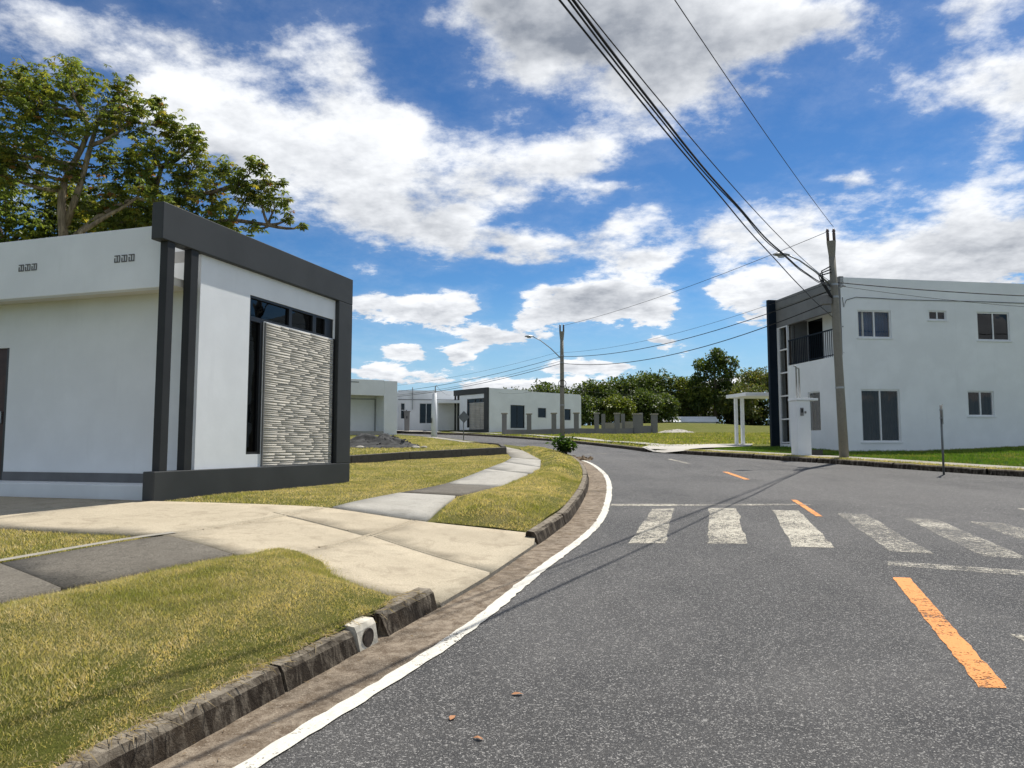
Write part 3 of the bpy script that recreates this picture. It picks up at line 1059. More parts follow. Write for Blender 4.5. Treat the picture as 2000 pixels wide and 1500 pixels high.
# retaining wall of the next lot and low edging kerb along the sidewalk
def low_wall(name, path, t, z0, z1, label, seg=1.6):
    root = empty(name, (0, 0, 0), 0, label, 'wall')
    pts = densify(path, seg)
    for i in range(len(pts) - 1):
        a, b = Vector(pts[i]), Vector(pts[i + 1])
        d = (b - a).normalized()
        nn_ = Vector((-d.y, d.x)) * t
        a = a + d * .006
        b = b - d * .006
        mb = MB()
        q = [a, b, b + nn_, a + nn_]
        for zz_ in (0, 1):
            for p in q:
                mb.v.append((p.x, p.y, z0(p.x, p.y) if zz_ == 0 else z1(p.x, p.y)))
        mb.f = [(0, 3, 2, 1), (4, 5, 6, 7), (0, 1, 5, 4), (1, 2, 6, 5), (2, 3, 7, 6), (3, 0, 4, 7)]
        mb.build('wall_block', 'retain', root, bevel=.012)
    return root


low_wall('retaining_wall', [(-13.5, 22.5), (-5.22, 19.78), (-4.41, 20.53), (-.17, 24.63)], .16, lambda x, y: zl(x, y) - .15, lambda x, y: z_lot_e(x, y) + .05, 'low dark concrete retaining wall across the lawn behind the near house')
low_wall('edging_wall', [(-.20, 24.9), (-.37, 27.9), (-1.47, 33.0), (-2.6, 37.0)], .14, lambda x, y: zl(x, y) - .15, lambda x, y: z_lot_e(x, y) + .06 * (1 - smoothstep(30, 37, y)) + .01, 'low dark concrete edging curving along the far sidewalk')


# ---------------------------------------------------------------- houses
def wall_open(o_, w, h, holes, th, z0=0.0):
    """wall in the local XZ plane (front at y=0, back at y=th) with rectangular openings (x0,x1,z0,z1)"""
    xs = sorted({0.0, w} | {v for q in holes for v in q[:2]})
    zs = sorted({z0, h} | {v for q in holes for v in q[2:]})
    solid = {}
    for i in range(len(xs) - 1):
        for j in range(len(zs) - 1):
            cx, cz = (xs[i] + xs[i + 1]) / 2, (zs[j] + zs[j + 1]) / 2
            solid[i, j] = not any(q[0] < cx < q[1] and q[2] < cz < q[3] for q in holes)
    mb = MB()
    for (i, j), s in solid.items():
        if not s:
            continue
        x0, x1, a, b = xs[i], xs[i + 1], zs[j], zs[j + 1]
        mb.quad((x0, 0, a), (x1, 0, a), (x1, 0, b), (x0, 0, b))
        mb.quad((x1, th, a), (x0, th, a), (x0, th, b), (x1, th, b))
        if not solid.get((i - 1, j), False):
            mb.quad((x0, th, a), (x0, 0, a), (x0, 0, b), (x0, th, b))
        if not solid.get((i + 1, j), False):
            mb.quad((x1, 0, a), (x1, th, a), (x1, th, b), (x1, 0, b))
        if not solid.get((i, j - 1), False):
            mb.quad((x0, 0, a), (x0, th, a), (x1, th, a), (x1, 0, a))
        if not solid.get((i, j + 1), False):
            mb.quad((x0, 0, b), (x1, 0, b), (x1, th, b), (x0, th, b))
    return mb


def xf(mb, ang, off):
    c, s = math.cos(ang), math.sin(ang)
    mb.v = [(x * c - y * s + off[0], x * s + y * c + off[1], z + off[2]) for x, y, z in mb.v]
    return mb


def window(parent, ang, off, q, frame='whiteframe', glass='glass', fw=.05, mull=(.5,), depth=.07, behind=None, name='window', hbars=(), fd=.06):
    """frame with panes set into an opening; panes are its children"""
    x0, x1, z0, z1 = q
    w = x1 - x0
    mb = MB()
    y0, y1 = depth, depth + fd
    mb.box(x0, x0 + fw, y0, y1, z0, z1)
    mb.box(x1 - fw, x1, y0, y1, z0, z1)
    mb.box(x0 + fw, x1 - fw, y0, y1, z1 - fw, z1)
    mb.box(x0 + fw, x1 - fw, y0, y1, z0, z0 + fw)
    cuts = [x0 + fw] + [x0 + w * k for k in mull] + [x1 - fw]
    for k in mull:
        mb.box(x0 + w * k - fw * .5, x0 + w * k + fw * .5, y0 - .004, y1 - .004, z0 + fw, z1 - fw)
    zc = [z0 + fw] + [z0 + (z1 - z0) * k for k in hbars] + [z1 - fw]
    for k in hbars:
        zz_ = z0 + (z1 - z0) * k
        mb.box(x0 + fw, x1 - fw, y0 + .002, y1 - .006, zz_ - fw * .4, zz_ + fw * .4)
    f = xf(mb, ang, off).build(name, frame, parent)
    for i in range(len(cuts) - 1):
        for j in range(len(zc) - 1):
            p = MB().box(cuts[i], cuts[i + 1], y0 + .02 + .006 * (i % 2), y0 + .026 + .006 * (i % 2), zc[j], zc[j + 1])
            xf(p, ang, off).build('pane', glass, f)
    if behind:
        # hanging cloth with folds a little behind the glass
        cb = MB()
        n = 26
        for i in range(n + 1):
            xx = x0 + w * i / n
            yy = y1 + .12 + .035 * math.sin(i * 1.9) + .01 * math.sin(i * 5.1)
            cb.v += [(xx, yy, z0), (xx, yy, z1)]
        for i in range(n):
            cb.f.append((i * 2, i * 2 + 2, i * 2 + 3, i * 2 + 1))
        xf(cb, ang, off).build('curtain', behind, f)
    return f


def portal_house(loc, rz, label, near):
    h = empty('portal_house', loc, rz, label, 'house')
    bw = .012 if near else .02
    # charcoal portal frame
    MB().box(-.02, 5.35, 0, .20, 3.725, 4.27).build('frame_beam', 'charcoal', h, bevel=bw)
    MB().box(4.81, 5.35, .002, .198, .415, 3.725).build('frame_post', 'charcoal', h, bevel=bw)
    MB().box(0, 5.35, 0, .20, -.5, .415).build('frame_plinth', 'charcoal', h, bevel=bw)
    for x0, x1 in ((.11, .26), (.59, .75)):
        MB().box(x0, x1, .02, .15, .415, 3.725).build('fin', 'fin_dark', h, bevel=.006)
    # front wall with the L-shaped window opening
    holes = [(1.20, 3.86, 2.93, 3.325), (1.20, 1.60, .63, 2.93)]
    xf(wall_open(None, 4.36, 4.1, holes, .16, -.4), 0, (.89, .09, 0)).build('front_wall', 'wall', h)
    wf = empty('corner_window', (0, 0, 0))
    C.objects.unlink(wf)
    bpy.data.objects.remove(wf)
    fr = MB()
    y0, y1 = .105, .20
    for q in [(2.09, 2.13, .63, 3.325), (2.13, 4.75, 3.285, 3.325), (2.13, 4.75, 2.93, 2.97), (2.13, 2.41, .63, .67), (2.405, 2.49, .63, 2.93), (3.24, 3.33, 2.97, 3.285), (4.02, 4.14, 2.97, 3.285), (4.45, 4.75, 2.97, 3.285), (2.13, 2.405, 2.89, 2.93)]:
        fr.box(q[0], q[1], y0 + .002 * (q[0] > 2.2), y1 - .002 * (q[0] > 2.2), q[2], q[3])
    fw_ = fr.build('corner_window', 'black', h)
    for q in [(2.13, 3.24, 2.97, 3.285), (3.33, 4.02, 2.97, 3.285), (4.14, 4.45, 2.97, 3.285), (2.13, 2.405, .67, 2.89)]:
        MB().box(q[0], q[1], .150, .156, q[2], q[3]).build('pane', 'glass', fw_)
    # stacked stone panel: thin courses of split stone
    rnd_ = random.Random(8)
    V, F, T = [], [], []
    z = .418
    row = 0
    nb = 0
    while z < 2.905:
        hh = min(rnd_.choice([.032, .038, .042, .05]) if near else .16, 2.912 - z)
        x = 2.515
        while x < 4.72:
            L = min(rnd_.uniform(.22, .8) if near else .8, 4.735 - x)
            if 4.735 - (x + L) < .05:
                L = 4.735 - x
            dy = rnd_.uniform(.0735, .0765)
            t0, t1 = rnd_.uniform(-.0012, .0012), rnd_.uniform(-.0012, .0012)
            g = .002 if near else .005
            pts = [(x + g, .086, z + g), (x + L - g, .086, z + g), (x + L - g, .086, z + hh - g), (x + g, .086, z + hh - g), (x + g, dy, z + g + t0), (x + L - g, dy + rnd_.uniform(-.0008, .0008), z + g + t1), (x + L - g, dy, z + hh - g + t1), (x + g, dy + rnd_.uniform(-.0008, .0008), z + hh - g + t0)]
            b = len(V)
            V += pts
            F += [(b + 4, b + 5, b + 6, b + 7), (b, b + 1, b + 5, b + 4), (b + 1, b + 2, b + 6, b + 5), (b + 2, b + 3, b + 7, b + 6), (b + 3, b, b + 4, b + 7)]
            k = rnd_.uniform(.90, 1.06)
            c = (.50 * k, .475 * k, .42 * k)
            T += [c] * 8
            x += L
        z += hh
        row += 1
    me = mesh_np('stone_cladding', V, F, np.array(T))
    o = link('stone_cladding', me, 'stone', h)
    o['kind'] = 'stuff'
    MB().box(2.514, 4.736, .080, .088, .417, 2.914).build('cladding_backing', 'grey_block', h)
    MB().box(2.492, 2.512, .06, .10, .417, 2.915).build('cladding_trim', 'midgrey', h)
    MB().box(4.738, 4.808, .075, .12, .417, 2.93).build('shadow_gap_strip', 'black', h)
    # roof slab and parapet fascia on the porch side
    MB().box(.30, .45, .21, 12.0, 3.105, 4.04).build('fascia', 'wall', h, bevel=.01)
    MB().box(.452, .888, .21, 12.0, 3.16, 3.28).build('porch_ceiling', 'bounce_cream', h)
    MB().box(.888, 5.1, .26, 11.9, 3.62, 3.80).build('roof', 'roofing', h)
    # porch side wall with the door opening; local x of the wall runs back from the front
    dw = [(3.70, 4.75, .20, 2.42)]
    xf(wall_open(None, 11.75, 4.03, dw, .14, -.4), math.pi / 2, (1.03, .252, 0))
    pw = wall_open(None, 11.75, 4.02, dw, .14, -.4)
    pw.v = [(.89 + y, .252 + x, z) for x, y, z in pw.v]
    pw.f = [tuple(reversed(f)) for f in pw.f]
    pw.build('porch_wall', 'wall2', h)
    d = MB().box(.93, .98, 3.954, 5.0, .20, 2.42).build('door', 'door', h)
    MB().box(.90, .929, 4.08, 4.12, 1.15, 1.35).build('handle', 'metal', d)
    MB().box(.896, .96, 3.954, 4.01, .20, 2.42).build('door_frame', 'black', d)
    MB().box(.30, .888, .21, 12, -.5, .20).build('porch_step', 'wall2', h, bevel=.01)
    MB().box(.874, .889, .256, 3.95, .202, .345).build('skirting', 'skirting', h)
    # breeze-block vents in the fascia: three little pierced blocks in each group
    for y0_ in (.80, 2.72):
        vb = MB()
        for k in range(3):
            a = y0_ + k * .135
            vb.box(.290, .2985, a, a + .105, 3.53, 3.545)
            vb.box(.290, .2985, a, a + .105, 3.625, 3.64)
            vb.box(.290, .2985, a, a + .014, 3.545, 3.625)
            vb.box(.290, .2985, a + .045, a + .06, 3.545, 3.625)
            vb.box(.290, .2985, a + .09, a + .105, 3.545, 3.6)
        vb.build('vent_blocks', 'skirting', h)
    # side wall with windows (faces +x)
    sh = [(2.55, 4.30, .57, 2.74), (6.0, 7.06, 1.65, 2.57), (9.55, 10.4, 1.47, 2.57)]
    sw = wall_open(None, 11.75, 4.10, sh, .15, -.5)
    sw.v = [(5.30 - y, .21 + x, z) for x, y, z in sw.v]
    sw.build('side_wall', 'wall2', h)
    MB().box(5.14, 5.306, .21, 5.0, 4.10, 4.22).build('parapet_step', 'wall2', h)
    for q in sh:
        window(h, math.pi / 2, (5.30, .21, 0), q, 'black', 'glass', .05, (.5,) if q[1] - q[0] > 1.5 else (), .05)
        sl = MB()
        sl.box(5.302, 5.335, .21 + q[0] - .06, .21 + q[1] + .06, q[3] + .01, q[3] + .06)
        sl.box(5.302, 5.335, .21 + q[0] - .06, .21 + q[1] + .06, q[2] - .06, q[2] - .01)
        sl.box(5.302, 5.335, .21 + q[0] - .06, .21 + q[0] - .01, q[2] - .01, q[3] + .01)
        sl.box(5.302, 5.335, .21 + q[1] + .01, .21 + q[1] + .06, q[2] - .01, q[3] + .01)
        sl.build('window_surround', 'whiteframe', h)
    MB().box(.89, 5.30, 11.96, 12.10, -.5, 4.0).build('rear_wall', 'wall2', h)
    MB().box(1.0, 5.1, .3, 11.9, .15, .2).build('floor', 'room', h)
    if not near:
        pass
    return h


portal_house((-4.98, 10.4, .755), math.atan2(5.1, 1.615), 'near white flat-roofed house with charcoal portal frame and stacked stone panel', True)
portal_house((-2.24 - .64 * 5.35, 67.7 + .77 * 5.35, 2.50), math.atan2(-.77, .64), 'far white house with small charcoal portal frame behind grey fence pillars', False)


def two_storey():
    h = empty('two_storey_house', (12.2, 27.2, 1.27), math.atan2(.149, .989), 'two-storey white house with grey upper band, balcony and navy fin', 'house')
    holes = [(.64, 2.01, 4.23, 5.27), (3.57, 4.32, 4.96, 5.33), (5.6, 7.0, 4.23, 5.33), (.66, 2.23, .37, 2.31), (5.04, 6.15, 1.34, 2.30)]
    wall_open(None, 10.5, 6.48, holes, .16, -.6).build('side_wall', 'wall', h)
    styles = [('glass_clear', 'blue_reflection_cloth'), ('glass', None), ('glass', None), ('glass_clear', 'curtain'), ('glass_clear', 'curtain')]
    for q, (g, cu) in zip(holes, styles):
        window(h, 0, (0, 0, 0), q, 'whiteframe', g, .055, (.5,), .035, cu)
        MB().box(q[0] - .05, q[1] + .05, -.03, .03, q[2] - .05, q[2] - .002).build('sill', 'whiteframe', h)
    # front (faces -x): local y runs back
    fh = [(1.45, 2.30, .78, 2.36)]
    fw_ = wall_open(None, 3.74, 3.58, fh, .16, -.6)
    fw_.v = [(y - .002, 3.90 - x, z) for x, y, z in fw_.v]
    fw_.build('front_wall', 'wall', h)
    window(h, -math.pi / 2, (0, 3.90, 0), fh[0], 'whiteframe', 'glass_clear', .05, (), .04, 'blind')
    # grey upper band, two planes
    MB().box(-.03, .14, .0, 4.78, 6.12, 6.52).build('parapet_band', 'midgrey', h, bevel=.01)
    MB().box(-.006, .13, .003, 4.78, 5.30, 6.12).build('upper_band', 'midgrey', h)
    MB().box(-.006, .13, .003, .42, 3.58, 5.30).build('grey_corner_pillar', 'midgrey', h)
    # balcony
    MB().box(.16, 1.5, .16, 3.9, 3.44, 3.56).build('balcony_floor', 'wall', h)
    MB().box(.92, 1.06, 1.86, 2.72, 3.56, 5.5).build('balcony_wall', 'wall', h)
    MB().box(.2, 1.5, 3.9, 4.0, 3.56, 5.6).build('balcony_side_wall', 'midgrey', h)
    MB().box(.16, 1.56, .16, 3.9, 5.5, 5.62).build('balcony_ceiling', 'wall', h)
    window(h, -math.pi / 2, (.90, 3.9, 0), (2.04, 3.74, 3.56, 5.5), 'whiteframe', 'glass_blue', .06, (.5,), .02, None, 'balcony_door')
    window(h, -math.pi / 2, (.90, 3.9, 0), (0.0, 1.18, 3.56, 5.5), 'whiteframe', 'glass', .04, (), .02, 'blind', 'balcony_window')
    rl = MB()
    rl.box(.02, .06, .0, 3.9, 4.60, 4.65)
    rl.box(.025, .055, .0, 3.9, 3.64, 3.67)
    rail = rl.build('railing', 'navy', h)
    y = .06
    while y < 3.9:
        MB().box(.030, .050, y, y + .016, 3.585, 4.60).build('baluster', 'navy', rail)
        y += .135
    # stair glazing strip
    gl = MB()
    zs = [.36 + i * .985 for i in range(6)]
    gl.box(-.01, .08, 3.90, 3.96, .30, 5.30)
    gl.box(-.01, .08, 4.60, 4.68, .30, 5.30)
    for z in zs:
        gl.box(-.005, .075, 3.96, 4.60, z - .03, z + .03)
    gf = gl.build('stair_window', 'whiteframe', h)
    for i in range(5):
        MB().box(.03, .036, 3.96, 4.60, zs[i] + .03, zs[i + 1] - .03).build('pane', 'glass_clear', gf)
    MB().box(.3, .34, 3.9, 4.7, .3, 5.3).build('stair_back', 'curtain', h)
    MB().box(0, .16, 3.905, 4.78, -.6, .30).build('base_panel', 'wall', h)
    MB().box(0, .16, 4.682, 4.78, .30, 5.30).build('edge_pier', 'wall', h)
    MB().box(-.36, .12, 4.782, 4.96, -.6, 6.55).build('fin', 'navy', h, bevel=.01)
    MB().box(.16, 10.5, 4.79, 4.95, -.6, 6.4).build('rear_wall', 'wall2', h)
    MB().box(10.34, 10.5, .162, 4.788, -.6, 6.4).build('end_wall', 'wall2', h)
    MB().box(.16, 10.34, .165, 4.785, 6.20, 6.34).build('roof', 'roofing', h)
    MB().box(1.6, 10.3, .17, 4.78, 3.0, 3.2).build('upper_floor', 'room', h)
    MB().box(.2, 10.3, .17, 4.78, -.1, 0).build('floor', 'room', h)
    MB().box(2.9, 3.0, .17, 4.78, 0, 6.2).build('partition', 'room', h)
    # service cable looped to the wall
    mb = MB()
    mb.tube([(.05, -.02, 5.72), (.09, -.03, 5.35), (.2, -.03, 5.62), (.6, -.03, 5.74), (2.5, -.03, 5.70), (6, -.03, 5.72), (10.3, -.03, 5.7)], .011, 5)
    mb.build('wall_cable', 'cable', h, True)
    return h


two_storey()

# entrance canopy beside the navy fin
cn = empty('entrance_canopy', (10.55, 33.9, P(33.9) + .14), math.atan2(.149, .989), 'small white flat canopy on two posts beside the navy fin', 'canopy')
MB().box(-.58, 1.9, -1.5, .5, 2.16, 2.31).build('slab', 'wall', cn, bevel=.01)
MB().box(-.42, -.29, -.1, .04, -.3, 2.16).build('post', 'wall', cn, bevel=.008)
MB().box(-.12, .02, -.1, .04, -.3, 2.16).build('post', 'wall', cn, bevel=.008)

# meter pillar
mp = empty('meter_pillar', (9.55, 24.35, P(24.35) + .12), math.atan2(.149, .989), 'white meter pillar with flat cap in front of the two-storey house', 'pillar')
MB().box(-.22, .26, 0, .42, -.3, 1.82).build('body', 'wall', mp, bevel=.01)
MB().box(-.27, .52, -.05, .46, 1.822, 1.90).build('cap', 'wall', mp, bevel=.008)
b_ = MB().box(-.10, .0, -.035, -.001, 1.32, 1.58).build('meter_box', 'grey_block', mp)
MB().box(-.085, -.015, -.042, -.036, 1.42, 1.54).build('meter_glass', 'black', b_)
MB().box(.05, .10, -.03, -.001, 1.40, 1.47).build('switch_box', 'grey_block', mp)
for k, (dx, hh) in enumerate(((-.06, 2.98), (.04, 2.92))):
    MB().tube([(dx, .25, 1.9), (dx, .25, hh - .05), (dx - .03, .23, hh), (dx - .10, .2, hh)], .026, 8).build('conduit', 'metal', mp, True)
MB().box(.30, .68, .05, .4, -.25, .20).build('base_block', 'retain', mp)


def house_c():
    h = empty('porch_house', (-8.05, 52, 2.36), R(27), 'white house with deep shaded porch behind the gravel heap', 'house')
    MB().box(-.95, 0, 0, 8, -.6, 3.62).build('side_block', 'wall2', h, bevel=.02)
    MB().box(-7.5, -.952, 0, .2, 2.56, 3.66).build('fascia', 'wall2', h, bevel=.02)
    MB().box(-7.5, -.952, .2, 2.0, 2.60, 2.75).build('porch_ceiling', 'bounce_cream', h)
    MB().box(-7.5, -.952, 2.0, 8, -.6, 3.6).build('porch_wall', 'wall', h)
    MB().box(-7.5, -.952, .0, 2.0, -.6, .10).build('porch_floor', 'walk', h)
    MB().box(-1.05, -.956, 1.9, 1.97, .1, 2.45).build('downpipe', 'metal', h)
    MB().box(-5.0, -1.05, 1.93, 1.98, 2.38, 2.44).build('conduit', 'metal', h)
    MB().box(-3.3, -2.75, -.012, -.002, 3.42, 3.48).build('vent', 'skirting', h)


house_c()


def house_d():
    h = empty('low_house', (-11.3, 73.5, 2.80), R(9), 'low white house with sliding window and carport beyond the white post', 'house')
    holes = [(.25, .70, 1.25, 2.85), (2.1, 3.35, .80, 2.85)]
    wall_open(None, 7.6, 4.12, holes, .2, -.6).build('front_wall', 'wall2', h)
    window(h, 0, (0, 0, 0), holes[0], 'whiteframe', 'glass', .06, (), .06, None, 'window', (.55,))
    window(h, 0, (0, 0, 0), holes[1], 'whiteframe', 'glass', .06, (.55,), .06)
    MB().box(-1.5, -.003, -.6, 5, -.6, 3.9).build('wing', 'wall2', h, bevel=.02)
    MB().box(0, 7.6, .2, 6, 3.4, 3.6).build('roof', 'roofing', h)
    MB().box(7.4, 7.6, .202, 6, -.6, 4.0).build('end_wall', 'wall2', h)
    MB().box(0, 7.6, 6.0, 6.2, -.6, 4.0).build('rear_wall', 'wall2', h)
    MB().box(-.02, 7.62, -.05, -.002, 3.16, 3.22).build('string_course', 'midgrey', h)
    MB().box(1.38, 1.46, -.16, -.04, 2.2, 4.4).build('conduit', 'metal', h)
    MB().box(.78, .88, -.12, -.002, 1.85, 2.15).build('wall_lamp', 'black', h)
    MB().box(3.6, 7.3, -3.2, -.06, 2.70, 2.98).build('carport_slab', 'wall2', h, bevel=.02)
    for x in (3.7, 7.1):
        MB().box(x - .1, x + .1, -3.1, -2.9, -.6, 2.70).build('carport_post', 'wall2', h)
    g = empty('grey_pillar', (-10.05, 71.2, 2.62), .1, 'grey concrete meter pillar before the low white house', 'pillar')
    mb = MB()
    mb.v = [(-.24, 0, -.3), (.2, 0, -.3), (.2, .4, -.3), (-.24, .4, -.3), (-.3, 0, 2.05), (.24, 0, 2.05), (.24, .4, 2.05), (-.3, .4, 2.05)]
    mb.f = [(0, 3, 2, 1), (4, 5, 6, 7), (0, 1, 5, 4), (1, 2, 6, 5), (2, 3, 7, 6), (3, 0, 4, 7)]
    mb.build('body', 'grey_block', g)
    MB().box(-.36, .30, -.05, .45, 2.052, 2.13).build('cap', 'grey_block', g)
    MB().box(-.08, .02, -.04, -.003, 1.4, 1.65).build('meter', 'black', g)


house_d()

# boundary fence of the far house: rendered pillars with caps and a low wall
fence = empty('pillar_fence', (0, 0, 0), 0, 'grey rendered fence pillars on a low wall before the far house', 'fence')
fp0, fp1 = Vector((-.6, 58.1)), Vector((12.9, 64.5))
us = [0, .145, .295, .435, .565, .70, .835, .955]
wd = [.38, .36, .38, .38, .36, .40, .62, .50]
prev = None
for k, (u, w) in enumerate(zip(us, wd)):
    p = fp0.lerp(fp1, u)
    z = zr(p.x, p.y)
    H_ = 1.62 if k < 6 else 1.55
    MB().box(p.x - w / 2, p.x + w / 2, p.y - w / 2, p.y + w / 2, z - .3, z + H_).build('pillar', 'grey_block', fence, bevel=.02)
    MB().box(p.x - w / 2 - .07, p.x + w / 2 + .07, p.y - w / 2 - .07, p.y + w / 2 + .07, z + H_, z + H_ + .10).build('pillar_cap', 'walk_mid', fence, bevel=.02)
    if prev is not None:
        a, wa, za = prev
        d = (p - a).normalized()
        nn_ = Vector((-d.y, d.x)) * .07
        s0, s1 = a + d * wa * .5, p - d * w * .5
        mb = MB()
        hw = .42 if k < 7 else .62
        for zz_ in (-.3, hw):
            for q, zb in ((s0 - nn_, za), (s1 - nn_, z), (s1 + nn_, z), (s0 + nn_, za)):
                mb.v.append((q.x, q.y, zb + zz_))
        mb.f = [(0, 3, 2, 1), (4, 5, 6, 7), (0, 1, 5, 4), (1, 2, 6, 5), (2, 3, 7, 6), (3, 0, 4, 7)]
        mb.build('low_wall', 'grey_block', fence)
    prev = (p, w, z)
fence2 = empty('rear_fence', (0, 0, 0), 0, 'paler low wall with slim pillars behind the grey fence', 'fence')
for k, (x, y) in enumerate(((8.6, 70), (10.6, 71), (12.5, 72))):
    z = zr(x, y)
    MB().box(x - .17, x + .17, y - .17, y + .17, z - .3, z + 1.6).build('pillar', 'grey_block', fence2, bevel=.02)
    if k:
        MB().box(x - 2.0 + .18, x - .18, y - .6, y - .45, z - .3, z + .75).build('low_wall', 'walk_mid', fence2)

# dirt and rubble heap beside the fence, white greenhouse roof far behind
def heap(name, loc, rx, ry, h, mat, label, cat, seed, n=40, rough=.25):
    rnd_ = random.Random(seed)
    V = []
    for j in range(n + 1):
        for i in range(n + 1):
            u, v = i / n * 2 - 1, j / n * 2 - 1
            r = math.hypot(u, v)
            k = max(max(0, 1 - math.hypot(u + .26, v) / .74), .92 * max(0, 1 - math.hypot(u - .22, v - .1) / .76), .75 * max(0, 1 - math.hypot(u, v) / .98))
            ang = math.atan2(v, u)
            k *= 1 + .25 * math.sin(2 * ang + seed) + .15 * mnoise.noise((u * 2 + seed, v * 2, 0))
            z = h * .8 * k * (1 + rough * 1.6 * mnoise.noise((u * 4, v * 4, seed))) + .04 * mnoise.noise((u * 14, v * 14, seed)) * min(1, k * 4)
            V.append((u * rx, v * ry, z - .05 if r > .98 else z))
    w = n + 1
    F = [(j * w + i, j * w + i + 1, (j + 1) * w + i + 1, (j + 1) * w + i) for j in range(n) for i in range(n)]
    root = empty(name, loc, 0, label, cat)
    link('mound', mesh_np('mound', V, F), mat, root)
    st = MB()
    for _ in range(170):
        a, r = rnd_.uniform(0, 6.28), rnd_.uniform(.05, 1.02) ** .6
        u, v = r * math.cos(a), r * math.sin(a)
        i, j = int((min(.99, max(-.99, u)) + 1) / 2 * n), int((min(.99, max(-.99, v)) + 1) / 2 * n)
        z = V[j * w + i][2]
        s = rnd_.uniform(.015, .055) * (1 if rnd_.random() < .93 else 2)
        b = len(st.v)
        st.v += [(u * rx + rnd_.uniform(-s, s) * .3 + dx * s * rnd_.uniform(.7, 1.2), v * ry + dy * s * rnd_.uniform(.7, 1.2), max(z, 0) + dz * s * .8) for dx, dy, dz in ((-1, 0, 0), (0, -1, 0), (1, 0, 0), (0, 1, 0), (0, 0, 1), (0, 0, -.6))]
        st.f += [(b, b + 1, b + 4), (b + 1, b + 2, b + 4), (b + 2, b + 3, b + 4), (b + 3, b, b + 4), (b + 1, b, b + 5), (b + 2, b + 1, b + 5), (b + 3, b + 2, b + 5), (b, b + 3, b + 5)]
    st.build('stones', mat, root)['kind'] = 'stuff'
    return root


heap('gravel_heap', (-4.75, 26.2, z_lot_e(-4.75, 26.2) - .03), 1.7, 1.0, .62, 'gravel', 'heap of dark grey gravel on the lawn before the porch house', 'gravel heap', 3)
heap('rubble_heap', (14.6, 66, zr(14.6, 66)), 1.8, 1.0, .42, 'rock', 'pale rubble heap beside the end fence pillar', 'rubble heap', 5)
for k, (x, y, s, lb) in enumerate([(-3.25, 25.2, .11, 'pale broken stone lying at the right foot of the gravel heap'), (-3.02, 25.4, .08, 'smaller pale stone right of the gravel heap'), (-5.1, 25.1, .10, 'flat pale stone before the gravel heap')]):
    bm = bmesh.new()
    bmesh.ops.create_icosphere(bm, subdivisions=2, radius=s)
    for v in bm.verts:
        v.co *= 1 + .5 * mnoise.noise(v.co * 9 + Vector((k * 5, 0, 0)))
        v.co.z *= .55
        v.co.x *= 1.5
    me = bpy.data.meshes.new('loose_stone')
    bm.to_mesh(me)
    bm.free()
    tag(link('loose_stone', me, 'rock', None, False, (x, y, z_lot_e(x, y) + s * .3)), lb, 'stone')
gh = empty('white_shed', (23.9, 99.5, 3.55), 0, 'long low white shed roof glimpsed through the far trees', 'shed')
mb = MB()
mb.prism([(-3.4, 0), (3.4, 0), (3.4, 2), (-3.4, 2)], 0, 1.0).build('wall', 'wall', gh)
mb = MB()
mb.v = [(-3.7, -.3, 1.0), (3.7, -.3, 1.0), (3.7, 2.3, 1.0), (-3.7, 2.3, 1.0), (-3.7, 1, 1.75), (3.7, 1, 1.75)]
mb.f = [(0, 1, 5, 4), (2, 3, 4, 5), (0, 4, 3), (1, 2, 5), (0, 3, 2, 1)]
mb.build('roof', 'wall', gh)
for x in (-2.6, -.9, .9, 2.6):
    MB().box(x - .5, x + .5, -.06, -.003, .3, .8).build('window', 'glass', gh)

